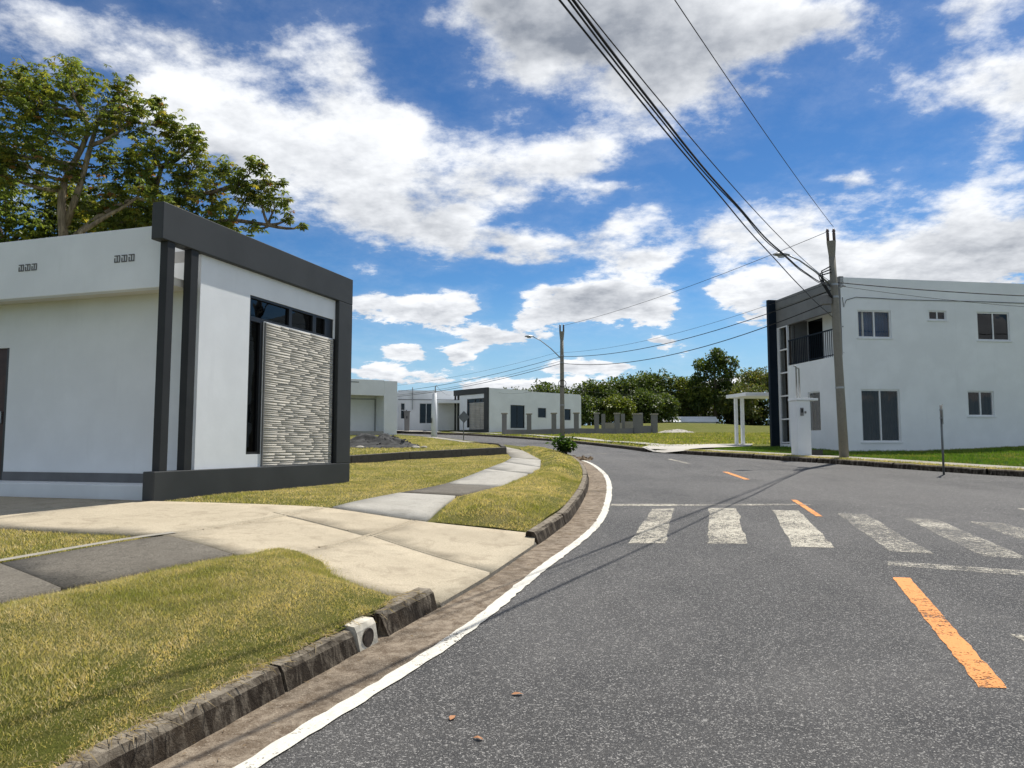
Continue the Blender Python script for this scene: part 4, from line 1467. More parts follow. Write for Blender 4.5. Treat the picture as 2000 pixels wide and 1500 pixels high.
# ---------------------------------------------------------------- poles, lamps, cables
def pole(loc, height, lean, label, lamp=None, group='concrete utility poles along the street'):
    p = empty('utility_pole', loc, 0, label, 'utility pole', group)
    p.rotation_euler = (lean[0], lean[1], 0)
    n = 10
    H_ = height
    MB().tube([(0, 0, -.4), (0, 0, H_ * .35), (0, 0, H_ * .7), (0, 0, H_ - .95)], [.146, .130, .114, .102], n).build('shaft', 'pole', p, True)
    # flared head and two pin insulators
    mb = MB()
    r0, r1 = .108, .155
    mb.tube([(0, 0, H_ - .95), (0, 0, H_ - .72), (0, 0, H_ - .45)], [.101, .125, .15], 8)
    mb.build('head', 'pole', p)
    for dx in (-.10, .10):
        ins = MB()
        z0 = H_ - .46
        ins.tube([(dx, 0, z0), (dx, 0, z0 + .28), (dx, 0, z0 + .30), (dx, 0, z0 + .34), (dx, 0, z0 + .36), (dx, 0, z0 + .42)], [.045, .05, .035, .06, .05, .03], 8)
        ins.build('insulator', 'porcelain', p, True)
    for z in (H_ - 1.85, H_ - 2.25, H_ * .3):
        MB().tube([(0, 0, z - .03), (0, 0, z + .03)], .124 + .018 * (z < 4), 10).build('band', 'metal', p)
    if lamp:
        dx, dy, z0, z1 = lamp
        d = Vector((dx, dy, 0))
        pts = [Vector((0, 0, z0)) + d * .06, Vector((0, 0, z0 + (z1 - z0) * .45)) + d * .38, Vector((0, 0, z0 + (z1 - z0) * .82)) + d * .72, Vector((0, 0, z1)) + d * .98]
        MB().tube(pts, [.03, .028, .026, .024], 8).build('lamp_arm', 'metal', p, True)
        a = math.atan2(dy, dx)
        hd = MB()
        secs = [(-.02, .035, .03), (.08, .075, .05), (.22, .125, .075), (.36, .13, .07), (.48, .085, .045), (.52, .03, .02)]
        for (s, wx, hz) in secs:
            for j in range(10):
                an = 2 * math.pi * j / 10
                hd.v.append((s, wx * math.cos(an), hz * math.sin(an) * (1 if math.sin(an) > 0 else .55)))
        for k in range(len(secs) - 1):
            for j in range(10):
                hd.f.append((k * 10 + j, k * 10 + (j + 1) % 10, (k + 1) * 10 + (j + 1) % 10, (k + 1) * 10 + j))
        hd.f += [tuple(reversed(range(10))), tuple(50 + j for j in range(10))]
        xf(hd, a, tuple(pts[-1] - d.normalized() * .05))
        lh = hd.build('lamp_head', 'metal', p, True)
        dg = MB()
        for k in range(12):
            an = 2 * math.pi * k / 12
            dg.v.append((.26 + .13 * math.cos(an), .085 * math.sin(an), -.045))
        for k in range(12):
            an = 2 * math.pi * k / 12
            dg.v.append((.26 + .10 * math.cos(an), .06 * math.sin(an), -.085))
        for k in range(12):
            dg.f.append((k, 12 + k, 12 + (k + 1) % 12, (k + 1) % 12))
        dg.f.append(tuple(12 + k for k in range(12)))
        xf(dg, a, tuple(pts[-1] - d.normalized() * .05)).build('lamp_diffuser', 'lampglass', lh, True)
    return p


z1 = P(23.26) + .13
pl1 = pole((10.36, 23.26, z1), 7.33, (0, R(-1.4)), 'nearest concrete utility pole with street lamp before the two-storey house', (-1.55, -.25, 5.45, 6.42))
# junction box, cable coils and spare hardware on the near pole
MB().box(-.42, -.13, -.1, .12, 4.85, 5.15).build('junction_box', 'grey_block', pl1, bevel=.02)
for k in range(3):
    mb = MB()
    mb.tube([(-.12, -.10 - .02 * k, 6.05 - .1 * k), (-.42 - .05 * k, -.14, 5.9 - .08 * k), (-.38 - .04 * k, -.15, 5.55), (-.2, -.13, 5.2 - .05 * k), (-.13, -.1, 5.05)], .022, 6)
    mb.build('cable_loop', 'cable', pl1, True)
MB().tube([(.10, -.09, 5.35), (.26, -.1, 5.42), (.32, -.1, 5.40)], .03, 6).build('cable_clamp', 'metal', pl1)
z2 = P(42.5) + .13
pl2 = pole((2.88, 42.55, z2), 6.72, (0, 0), 'middle concrete utility pole with street lamp on the far side of the bend', (-1.72, -.2, 4.75, 5.95))
coil = MB()
for k in range(2):
    coil.tube([(-.2 + .22 * math.cos(a / 12 * 6.283) * 1.0 + .2, -.17, 3.25 + .2 * math.sin(a / 12 * 6.283)) for a in range(13)], .018, 5)
coil.build('cable_coil', 'cable', pl2, True)
z3 = P(70) + .2
pl3 = pole((-26, 71, z3), 6.7, (0, 0), 'farthest utility pole beyond the near house')
pl0 = pole((-5.2, -2.8, zl(-5.2, -2.8)), 7.4, (0, 0), 'utility pole on the verge behind the viewer')
pl4 = pole((33, 26, P(26) + .14), 7.2, (0, 0), 'utility pole beyond the right end of the two-storey house')


def cable(a, b, sag, r, label, n=24, wob=0.0):
    a, b = Vector(a), Vector(b)
    pts = []
    for i in range(n + 1):
        t = i / n
        p = a.lerp(b, t)
        p.z -= 4 * sag * t * (1 - t)
        if wob:
            p.z += wob * math.sin(t * 47)
            p.x += wob * math.sin(t * 31)
        pts.append(p)
    o = MB().tube(pts, r, 5).build('overhead_cable', 'cable', None, True)
    return tag(o, label, 'cable', 'overhead cables')


def on(pl, z, dx=0.0, dy=0.0):
    c = pl.location
    lean = pl.rotation_euler[1]
    return (c.x + dx + math.sin(lean) * z, c.y + dy, c.z + z)


def toward(a, b, k):
    return tuple(Vector(a).lerp(Vector(b), k))


# from the near pole over the viewer
cable(on(pl1, 7.35, .10), (-5.08, -3.0, 7.02), .31, .0075, 'thin top cable running from the near pole head overhead')
cable(on(pl1, 5.59, -.12), (-5.38, -3.0, 6.86), .75, .0085, 'thin cable above the thick bundle overhead')
cable(on(pl1, 5.45, -.12), (-4.54, -3.0, 6.18), 1.08, .015, 'thick twisted cable bundle running overhead to the near pole', 60, .010)
cable(on(pl1, 5.40, -.12, -.03), (-4.58, -3.0, 6.14), 1.07, .010, 'second cable twisted alongside the thick bundle', 60, .016)
cable(on(pl1, 4.45, -.12), (-5.44, -3.0, 6.9), .53, .012, 'lowest dark cable left of the bundle overhead', 40, .006)
# near pole to middle pole
cable(on(pl1, 7.2, -.10), on(pl2, 6.62, .08), .25, .0090, 'top cable between the near and the middle pole')
cable(on(pl1, 5.55, -.1), on(pl2, 5.05, .1), .45, .0067, 'faint thin cable between the two poles below the top cable')
cable(on(pl1, 5.3, -.1), on(pl2, 4.82, .1), .55, .0150, 'upper of two thick cables between the poles')
cable(on(pl1, 4.95, -.1), on(pl2, 4.42, .1), .72, .0165, 'lower of two thick cables between the poles')
cable((11.9, 32.3, 5.2), on(pl2, 3.1, .1), .9, .0075, 'thin low cable from the navy fin to the middle pole')
# middle pole onwards
for k, (za, zb, sg, r, lb) in enumerate([(5.1, 5.0, 1.5, .0067, 'thin cable left of the middle pole, topmost of the falling set'), (4.8, 4.6, 1.6, .0135, 'thick cable falling left from the middle pole'), (4.55, 4.55, 1.7, .0105, 'cable between the thick ones left of the middle pole'), (4.4, 4.4, 1.65, .0150, 'lowest thick cable falling left from the middle pole')]):
    cable(on(pl2, za, -.1), on(pl3, zb), sg, r, lb)
cable(on(pl1, 5.55, .1), on(pl4, 5.9), .5, .0165, 'thick cable from the near pole right across the two-storey house')
cable(on(pl1, 5.45, .1), on(pl4, 5.6), .75, .0075, 'thin cable under the thick one across the two-storey house')
cable(on(pl2, 3.2, -.1), (-1.5, 70.5, 6.5), .3, .0067, 'thin service cable from the middle pole to the far portal house')

# white service post with its hook, warning sign, edge-on sign
wp = empty('white_service_post', (-4.92, 47, P(47) + .1), 0, 'tapered white concrete service post at the far bend', 'post')
MB().tube([(0, 0, -.3), (0, 0, 1.5), (0, 0, 2.9)], [.20, .175, .14], 8).build('shaft', 'wall2', wp, True)
MB().tube([(.05, 0, 2.6), (.05, 0, 3.32), (.12, 0, 3.36), (.18, 0, 3.33)], .035, 6).build('conduit', 'metal', wp, True)
MB().box(-.2, -.15, -.22, -.1, 1.0, 1.3).build('meter_box', 'black', wp)
cable((-4.74, 47, P(47) + 3.40), (-5.9, 71.2, 6.3), .2, .008, 'thin service cable from the white post to the low house')

sg = empty('warning_sign', (-2.58, 39.6, P(39.6) + .12), R(25), 'grey-backed diamond road sign on a thin post at the bend', 'road sign')
MB().tube([(0, 0, -.2), (0, 0, 1.62)], .028, 8).build('post', 'signgrey', sg, True)
hb = .33
dmd = MB()
for y in (-.045, -.035):
    for dx, dz in ((0, -hb), (hb, 0), (0, hb), (-hb, 0)):
        dmd.v.append((dx, y, 1.33 + dz))
dmd.f = [(0, 1, 2, 3), (7, 6, 5, 4), (0, 4, 5, 1), (1, 5, 6, 2), (2, 6, 7, 3), (3, 7, 4, 0)]
dmd.build('sign_plate', 'signgrey', sg)
for z in (1.2, 1.46):
    MB().box(-.05, .05, -.034, .03, z - .015, z + .015).build('clamp', 'metal', sg)

rs = empty('edge_on_sign', (10.72, 18.55, P(18.55) + .13), R(58), 'narrow road sign seen edge-on on a thin post by the right kerb', 'road sign')
MB().tube([(0, 0, -.2), (0, 0, 1.60)], .026, 8).build('post', 'signgrey', rs, True)
sp = MB()
for y in (-.04, -.032):
    for k in range(8):
        an = math.pi / 8 + k * math.pi / 4
        sp.v.append((.27 * math.cos(an), y, 1.38 + .27 * math.sin(an)))
sp.f = [tuple(range(8)), tuple(reversed(range(8, 16)))] + [(k, 8 + k, 8 + (k + 1) % 8, (k + 1) % 8) for k in range(8)]
sp.build('sign_plate', 'signgrey', rs)
for z in (1.28, 1.48):
    MB().box(-.05, .05, -.03, .035, z - .014, z + .014).build('clamp', 'metal', rs)

# ---------------------------------------------------------------- vegetation
def leaves_mesh(name, pos, direc, length, width, tints, rng, fold=.25):
    """one diamond leaf per row, base at pos, pointing along direc"""
    n = len(pos)
    d = direc / (np.linalg.norm(direc, axis=1, keepdims=True) + 1e-9)
    up = rng.normal(size=(n, 3)) * .55 + np.array([0, 0, 1.0])
    s = np.cross(d, up)
    s /= np.linalg.norm(s, axis=1, keepdims=True) + 1e-9
    nn_ = np.cross(s, d)
    L = length[:, None]
    Wd = width[:, None]
    V = np.empty((n, 4, 3))
    V[:, 0] = pos
    V[:, 1] = pos + d * L * .5 + s * Wd * .5 + nn_ * Wd * fold
    V[:, 2] = pos + d * L - nn_ * L * .12
    V[:, 3] = pos + d * L * .5 - s * Wd * .5 + nn_ * Wd * fold
    F = np.arange(n * 4).reshape(n, 4)
    T = np.repeat(tints, 4, axis=0)
    return mesh_np(name, V.reshape(-1, 3), F, T)


def palette(rng, n, cols, wts, jit=.18):
    cols = np.array(cols)
    i = rng.choice(len(cols), n, p=np.array(wts) / sum(wts))
    return cols[i] * (1 + rng.normal(0, jit, (n, 1))).clip(.5, 1.6)


G_MIX = [(.12, .165, .045), (.17, .215, .05), (.25, .265, .055), (.37, .32, .065), (.34, .17, .07)]


def big_tree(name, label, trunk, clumps, seed, dens=70, leaf=.24, group=None, wts=(4, 4, 2.2, .6, .25), bark='bark', r0=.26, limbs=()):
    """tree with a bent trunk, limbs reaching each leaf clump and rosettes of drooping leaflets"""
    rng = np.random.default_rng(seed)
    rnd_ = random.Random(seed)
    base = trunk[0]
    root = empty(name, base, 0, label, 'tree', group)
    bv = Vector(base)
    wood = MB()
    tp = [Vector(p) - bv for p in trunk]
    # smooth trunk
    pts = []
    for i in range(len(tp) - 1):
        for k in range(4):
            f = k / 4
            p = tp[i].lerp(tp[i + 1], f)
            pts.append(p + Vector((mnoise.noise(p * .4 + Vector((seed, 0, 0))), mnoise.noise(p * .4 + Vector((0, seed, 0))), 0)) * .25 * min(1, p.z / 3))
    pts.append(tp[-1])
    rad = [r0 * (1 - .72 * i / (len(pts) - 1)) for i in range(len(pts))]
    rad[0] *= 1.35
    wood.tube(pts, rad, 9)
    for lb in limbs:
        lp = [Vector(p) - bv for p in lb]
        wood.tube(lp, [r0 * .55 * (1 - .6 * i / (len(lp) - 1)) for i in range(len(lp))], 7)
        pts += lp
    pos, dr, ln, ti = [], [], [], []
    for (cx, cy, cz, r) in clumps:
        c = Vector((cx, cy, cz)) - bv
        # limb
        cand = [p for p in pts if p.z < c.z + .3] or pts
        a = min(cand, key=lambda p: (p - c).length + .25 * abs(p.z - c.z + 1.2))
        mid = a.lerp(c, .5) + Vector((rnd_.uniform(-.3, .3), rnd_.uniform(-.3, .3), -.15 * (c - a).length))
        q = [a.lerp(mid, t).lerp(mid.lerp(c, t), t) for t in (0, .2, .4, .6, .8, 1)]
        rr = .045 + .02 * (c - a).length
        wood.tube(q, [min(.11, rr) * (1 - .8 * t) for t in (0, .2, .4, .6, .8, 1)], 6)
        nro = int(dens * r * r) + 8
        ntw = max(5, int(8 * r))
        tips = []
        for _ in range(ntw):
            v = Vector((rnd_.gauss(0, 1), rnd_.gauss(0, 1), rnd_.gauss(.25, .8))).normalized() * r * rnd_.uniform(.65, 1.05)
            e = c + v
            s0 = q[rnd_.choice((3, 4, 5))]
            wood.tube([s0, s0.lerp(e, .5) + Vector((0, 0, .08 * r)), e], [.02, .013, .006], 4, False)
            tips.append((s0, e))
        bright = rng.normal(1, .16)
        for _ in range(nro):
            if rnd_.random() < .55:
                s0, e = rnd_.choice(tips)
                p = s0.lerp(e, rnd_.uniform(.35, 1.05)) + Vector((rnd_.gauss(0, .14), rnd_.gauss(0, .14), rnd_.gauss(0, .12))) * r
            else:
                v = Vector((rnd_.gauss(0, 1), rnd_.gauss(0, 1), rnd_.gauss(0, 1))).normalized()
                p = c + v * r * (rnd_.random() ** .42) * rnd_.uniform(.75, 1.12)
            nl = rnd_.randint(5, 8)
            ax = (p - c)
            ax = Vector((ax.x, ax.y, 0)).normalized() if ax.length > .01 else Vector((1, 0, 0))
            a0 = rnd_.uniform(0, 6.28)
            lsz = leaf * rnd_.uniform(.7, 1.2)
            tb = palette(rng, 1, G_MIX, wts)[0] * bright
            for k in range(nl):
                an = a0 + 6.283 * k / nl + rnd_.gauss(0, .15)
                dd = Vector((math.cos(an), math.sin(an), -rnd_.uniform(.1, .8))) + ax * .35
                pos.append(p)
                dr.append(dd)
                ln.append(lsz * rnd_.uniform(.8, 1.1))
                ti.append(tb * rnd_.uniform(.8, 1.25))
    wood.build('trunk', bark, root, True)
    ln = np.array(ln)
    me = leaves_mesh('crown', np.array([tuple(p) for p in pos]), np.array([tuple(p) for p in dr]), ln, ln * .38, np.array(ti).clip(0, 1), rng)
    link('crown', me, 'leaf', root)
    return root


zb = 1.3
TG = 'trees behind the near house'
big_tree('broadleaf_tree', 'tall loose-crowned tree with forked trunk left behind the near house', [(-15.3, 25, zb), (-15.35, 25, 5), (-15.4, 25, 9.2), (-15.3, 25, 10.6), (-14.9, 25.1, 13.0)],
         [(-16.84, 25.3, 14.2, 1.05), (-15.9, 26, 14.9, .7), (-15.2, 24.6, 14.0, .95), (-16.3, 24.2, 13.2, .9), (-13.9, 25.2, 13.9, .9), (-14.3, 24.7, 12.6, 1.05), (-15.83, 24.6, 12.3, 1.2), (-17.39, 25.5, 12.4, 1.2), (-17.85, 25, 13.9, 1.1), (-16.6, 24.4, 11.0, 1.0), (-14.2, 25.5, 11.4, .9), (-13.0, 24.7, 12.7, .85), (-15.1, 24.2, 10.8, .75), (-17.6, 24.6, 10.9, 1.0), (-12.9, 25.4, 13.6, .55), (-18.9, 25.2, 12.4, 1.3), (-19.0, 25, 14.5, 1.1), (-12.2, 25.6, 12.9, .7)], 11, 165, .185, TG, limbs=[[(-15.35, 25, 9.0), (-14.8, 24.8, 10.4), (-14.5, 24.8, 11.8), (-14.2, 24.8, 13)], [(-15.4, 25, 8.3), (-14.2, 24.9, 9.3), (-13.1, 24.8, 9.9)]], bark='bark_pale', r0=.24)
big_tree('broadleaf_tree', 'spreading tree with leafy limb reaching right over the portal frame', [(-13.8, 26.5, zb), (-13.7, 26.4, 6), (-13.3, 26.2, 9.5), (-12.6, 26, 11.5)],
         [(-11.94, 26, 12.6, .85), (-12.5, 25.3, 11.5, 1.0), (-11.4, 25.8, 11.4, .75), (-11.1, 25.2, 12.2, .55), (-13.5, 25.4, 10.2, 1.0), (-12.0, 25.4, 9.9, .95), (-10.7, 25.3, 10.4, .8), (-9.95, 25.2, 11.1, .55), (-9.0, 25.2, 11.05, .55), (-8.35, 25.2, 10.6, .58), (-8.1, 25.1, 9.9, .5), (-8.7, 25.1, 10.2, .5), (-9.5, 25.1, 10.7, .6), (-9.2, 25.2, 10.1, .65), (-10.0, 25.1, 9.3, .7), (-11.0, 25.0, 9.4, .75), (-7.65, 25.0, 9.35, .24), (-7.2, 25.0, 9.05, .15), (-8.9, 25.0, 9.0, .34), (-12.6, 24.9, 9.0, .8), (-9.3, 25.0, 8.4, .3), (-13.6, 25.0, 9.1, .8), (-14.6, 25.4, 9.6, .9), (-15.6, 25.5, 10.2, .8), (-11.6, 25.6, 10.8, .7), (-10.4, 25.8, 9.9, .6), (-13.4, 26, 11.4, .8), (-12.9, 25.8, 10.5, .7), (-11.8, 25.2, 8.7, .6), (-10.6, 25.2, 8.7, .5)], 12, 165, .19, TG, limbs=[[(-13.75, 26.4, 6.6), (-12.6, 25.9, 8.4), (-11.2, 25.4, 9.2), (-9.6, 25.2, 9.3), (-8.4, 25.1, 9.1)], [(-13.3, 26.2, 9.3), (-11.5, 25.6, 10.2), (-9.5, 25.3, 10.6)]], r0=.25)
big_tree('broadleaf_tree', 'dark dense tree low at the left edge behind the near house roof', [(-19.5, 27.5, zb), (-19.4, 27.5, 5), (-19, 27.3, 9)],
         [(-18.4, 26.5, 9.7, 1.3), (-17.2, 27, 9.2, 1.2), (-16.2, 27.2, 9.4, 1.1), (-19.6, 27, 11.4, 1.5), (-17.3, 27.6, 10.8, 1.1), (-20.8, 27, 9.8, 1.5), (-15.0, 27.4, 9.3, 1.0), (-18.2, 27.5, 8.2, 1.2), (-16.0, 27.4, 8.0, 1.1), (-14, 27.6, 8.6, .9), (-16.2, 28, 10.8, 1.2), (-14.3, 28.2, 10.4, 1.0), (-12.5, 28.4, 9.4, 1.0)], 13, 190, .21, TG, (6, 3, .8, .2, .1), r0=.28)
big_tree('broadleaf_tree', 'slender leaning tree crossing the dark foliage above the near roof', [(-16.9, 24.2, zb), (-16.2, 24.2, 5), (-14.2, 24.1, 8.6), (-12.4, 24.0, 9.7)], [(-12.3, 24.1, 9.9, .5), (-13.2, 24.0, 9.8, .45), (-11.6, 24.0, 9.6, .4)], 14, 80, .22, TG, bark='bark_pale', r0=.16)


def far_tree(name, label, base, h, crowns, seed, leaf=.45, n=2600, tone=1.0, cols=None, wts=(5, 3, 1), trunk_r=.25, gaps=.0):
    rng = np.random.default_rng(seed)
    root = empty(name, base, 0, label, 'tree', 'trees along the far edge of the field')
    wood = MB()
    top = max(c[2] for c in crowns)
    wood.tube([(0, 0, -.5), (.1, 0, h * .4), (0, .1, h * .8)], [trunk_r, trunk_r * .75, trunk_r * .35], 7)
    cols = cols or [(.065, .10, .026), (.105, .15, .036), (.16, .195, .045)]
    pos, dr, ti = [], [], []
    tot = sum(c[3] * c[3] for c in crowns)
    for (cx, cy, cz, r) in crowns:
        wood.tube([(0, 0, h * .35), (cx * .5, cy * .5, (h * .35 + cz) * .5), (cx, cy, cz)], [trunk_r * .5, trunk_r * .35, .05], 5, False)
        k = int(n * r * r / tot)
        # lumpy sub-clumps on the crown's surface
        ns = max(6, int(5 + r * 5))
        sv_ = rng.normal(size=(ns, 3))
        sv_ /= np.linalg.norm(sv_, axis=1, keepdims=True)
        sv_[:, 2] = np.abs(sv_[:, 2]) * .9 - .25
        sc_ = np.array([cx, cy, cz]) + sv_ * r * rng.uniform(.55, .85, (ns, 1))
        sr = r * rng.uniform(.28, .5, ns)
        tn = rng.uniform(.75, 1.3, ns)
        i = rng.integers(0, ns, k)
        v = rng.normal(size=(k, 3))
        v /= np.linalg.norm(v, axis=1, keepdims=True)
        p = sc_[i] + v * (sr[i] * rng.uniform(.55, 1.05, k))[:, None]
        pos.append(p)
        dr.append(v + rng.normal(0, .6, (k, 3)))
        ti.append(palette(rng, k, cols, wts) * tn[i][:, None] * tone)
    pos, dr, ti = np.concatenate(pos), np.concatenate(dr), np.concatenate(ti).clip(0, 1)
    wood.build('trunk', 'bark', root, True)
    ln = leaf * rng.uniform(.6, 1.2, len(pos))
    link('crown', leaves_mesh('crown', pos, dr, ln, ln * .62, ti, rng), 'leaf_dense', root)
    return root


def tree_at(x, y):
    return (x, y, zr(x, min(y, 112)) - .1)


OLIVE = [(.10, .135, .038), (.15, .17, .046), (.21, .18, .055)]
LIME = [(.12, .16, .03), (.17, .20, .04), (.23, .25, .05)]
rr = random.Random(21)


def crown_set(w, h, k, seed, lift=.45):
    r_ = random.Random(seed)
    o = []
    for _ in range(k):
        o.append((r_.uniform(-w, w) * .62, r_.uniform(-w, w) * .5, h * r_.uniform(lift, .84), w * r_.uniform(.38, .62)))
    o.append((0, 0, h * .8, w * .55))
    return o


far_list = [
    # x, y, height, half width, palette, leaf count, words
    (11.2, 100, 7.6, 3.2, None, 3000, 'rounded dark tree just right of the far portal house'),
    (14.8, 103, 8.2, 3.3, None, 3000, 'dark rounded tree second along the far tree line'),
    (18.6, 104, 9.0, 3.6, None, 3200, 'domed dark evergreen in the middle of the far tree line'),
    (21.2, 106, 9.8, 3.6, None, 3200, 'tallest domed dark evergreen left of the feathery tree'),
    (24.6, 104, 8.6, 2.8, LIME, 2400, 'feathery light green tree left of the tall tree'),
    (34.2, 106, 10.0, 3.4, OLIVE, 2600, 'olive brown tree between the tall tree and the navy fin'),
    (31.0, 100, 7.0, 3.0, OLIVE, 2000, 'lower olive bush-like tree right of the tall tree'),
    (38.5, 104, 9.0, 3.6, OLIVE, 2200, 'olive tree hidden partly by the canopy slab'),
    (12.8, 92, 4.2, 2.0, LIME, 1500, 'small bright lime tree behind the fence pillars'),
    (9.6, 93, 4.4, 2.2, None, 1500, 'small dark tree behind the middle fence pillars'),
    (16.6, 95, 4.8, 2.4, None, 1700, 'low spreading green tree behind the end fence pillar'),
    (19.0, 97, 4.6, 2.3, None, 1600, 'low dark tree over the rubble heap'),
    (24.2, 105, 5.2, 2.4, OLIVE, 1600, 'low brownish tree below the feathery one'),
    (4.2, 104, 7.6, 3.0, None, 1800, 'dark treetop peeking over the far portal house roof'),
    (43, 112, 10, 4.2, None, 2200, 'dark tree behind the two-storey house'),
    (0, 112, 6.6, 3, None, 1400, 'treetop low behind the far portal house, left of the others'),
]
for i, (x, y, h, w, pal, n, lb) in enumerate(far_list):
    far_tree('field_tree', lb, tree_at(x, y), h * .8, crown_set(w * 1.12, h * .8, 10, 100 + i, .27), 200 + i, .40, n * 2, 1.0, pal)
# the tall airy tree
far_tree('field_tree', 'tallest airy tree standing above the far tree line', tree_at(28.2, 103), 11.0, [(0.2, 0, 9.6, 1.61), (-1.3, .2, 8.5, 1.42), (1.8, -.2, 8.5, 1.52), (-.2, -.3, 7.5, 1.61), (2.2, .3, 7.0, 1.23), (-2.2, .2, 6.3, 1.42), (.6, 0, 5.8, 1.71), (-2.6, 0, 5.0, 1.52), (2.2, 0, 5.0, 1.61), (-.6, 0, 3.8, 2.09), (1.8, .4, 3.0, 1.90), (-2.4, 0, 3.2, 1.80)], 300, .42, 8200, 1.0, None, (5, 3, 1), .3)
# understory mass under the trees
def understory():
    rng = np.random.default_rng(77)
    pos, dr, ti = [], [], []
    for k in range(300):
        x, y = rng.uniform(-2, 56), rng.uniform(105, 114)
        r = rng.uniform(1.0, 2.0)
        n = 150
        v = rng.normal(size=(n, 3))
        v /= np.linalg.norm(v, axis=1, keepdims=True)
        p = np.array([x, y, zr(x, 112) + rng.uniform(.0, 4.2)]) + v * r * rng.uniform(.4, 1, (n, 1))
        pos.append(p)
        dr.append(v + rng.normal(0, .5, (n, 3)))
        ti.append(palette(rng, n, [(.05, .075, .02), (.075, .10, .028), (.11, .11, .035)], (4, 3, 1)) * rng.uniform(.7, 1.3))
    pos, dr, ti = np.concatenate(pos), np.concatenate(dr), np.concatenate(ti).clip(0, 1)
    ln = rng.uniform(.3, .6, len(pos))
    o = link('undergrowth', leaves_mesh('undergrowth', pos, dr, ln, ln * .6, ti, rng), 'leaf_dense')
    tag(o, 'dark undergrowth massed under the far trees', 'undergrowth', None, 'stuff')


understory()


def bush(name, loc, rx, h, n, leaf, seed, label):
    rng = np.random.default_rng(seed)
    root = empty(name, loc, 0, label, 'bush')
    wood = MB()
    pos, dr, ti = [], [], []
    rnd_ = random.Random(seed)
    for k in range(16):
        a = rnd_.uniform(0, 6.28)
        e = Vector((math.cos(a) * rx * rnd_.uniform(.2, .9), math.sin(a) * rx * .6 * rnd_.uniform(.2, .9), h * rnd_.uniform(.55, 1.0)))
        wood.tube([(0, 0, -.05), tuple(e * .5 + Vector((0, 0, h * .12))), tuple(e)], [.014, .010, .004], 5, False)
        for _ in range(n // 16):
            t = rnd_.uniform(.3, 1.05)
            pos.append(tuple(e * t + Vector((rnd_.gauss(0, .09), rnd_.gauss(0, .07), rnd_.gauss(0, .05)))))
            dr.append((e.x + rnd_.gauss(0, .5), e.y + rnd_.gauss(0, .5), rnd_.gauss(.05, .3)))
    pos, dr = np.array(pos), np.array(dr)
    pos[:, 2] = np.abs(pos[:, 2])
    ln = leaf * rng.uniform(.6, 1.2, len(pos))
    ti = palette(rng, len(pos), [(.03, .07, .012), (.05, .10, .018), (.08, .13, .025)], (4, 4, 1)).clip(0, 1)
    wood.build('stems', 'bark', root)
    link('foliage', leaves_mesh('foliage', pos, dr, ln, ln * .5, ti, rng), 'leaf', root)
    return root


bush('roadside_bush', (1.78, 24.4, zl(1.78, 24.4) + .05), .46, .54, 520, .18, 5, 'leafy dark green bush at the inside of the bend')
heap('soil_patch', (2.1, 24.3, P(24.3) + .02), .55, .32, .12, 'soil', 'patch of stony soil at the foot of the roadside bush', 'soil', 9, 20)


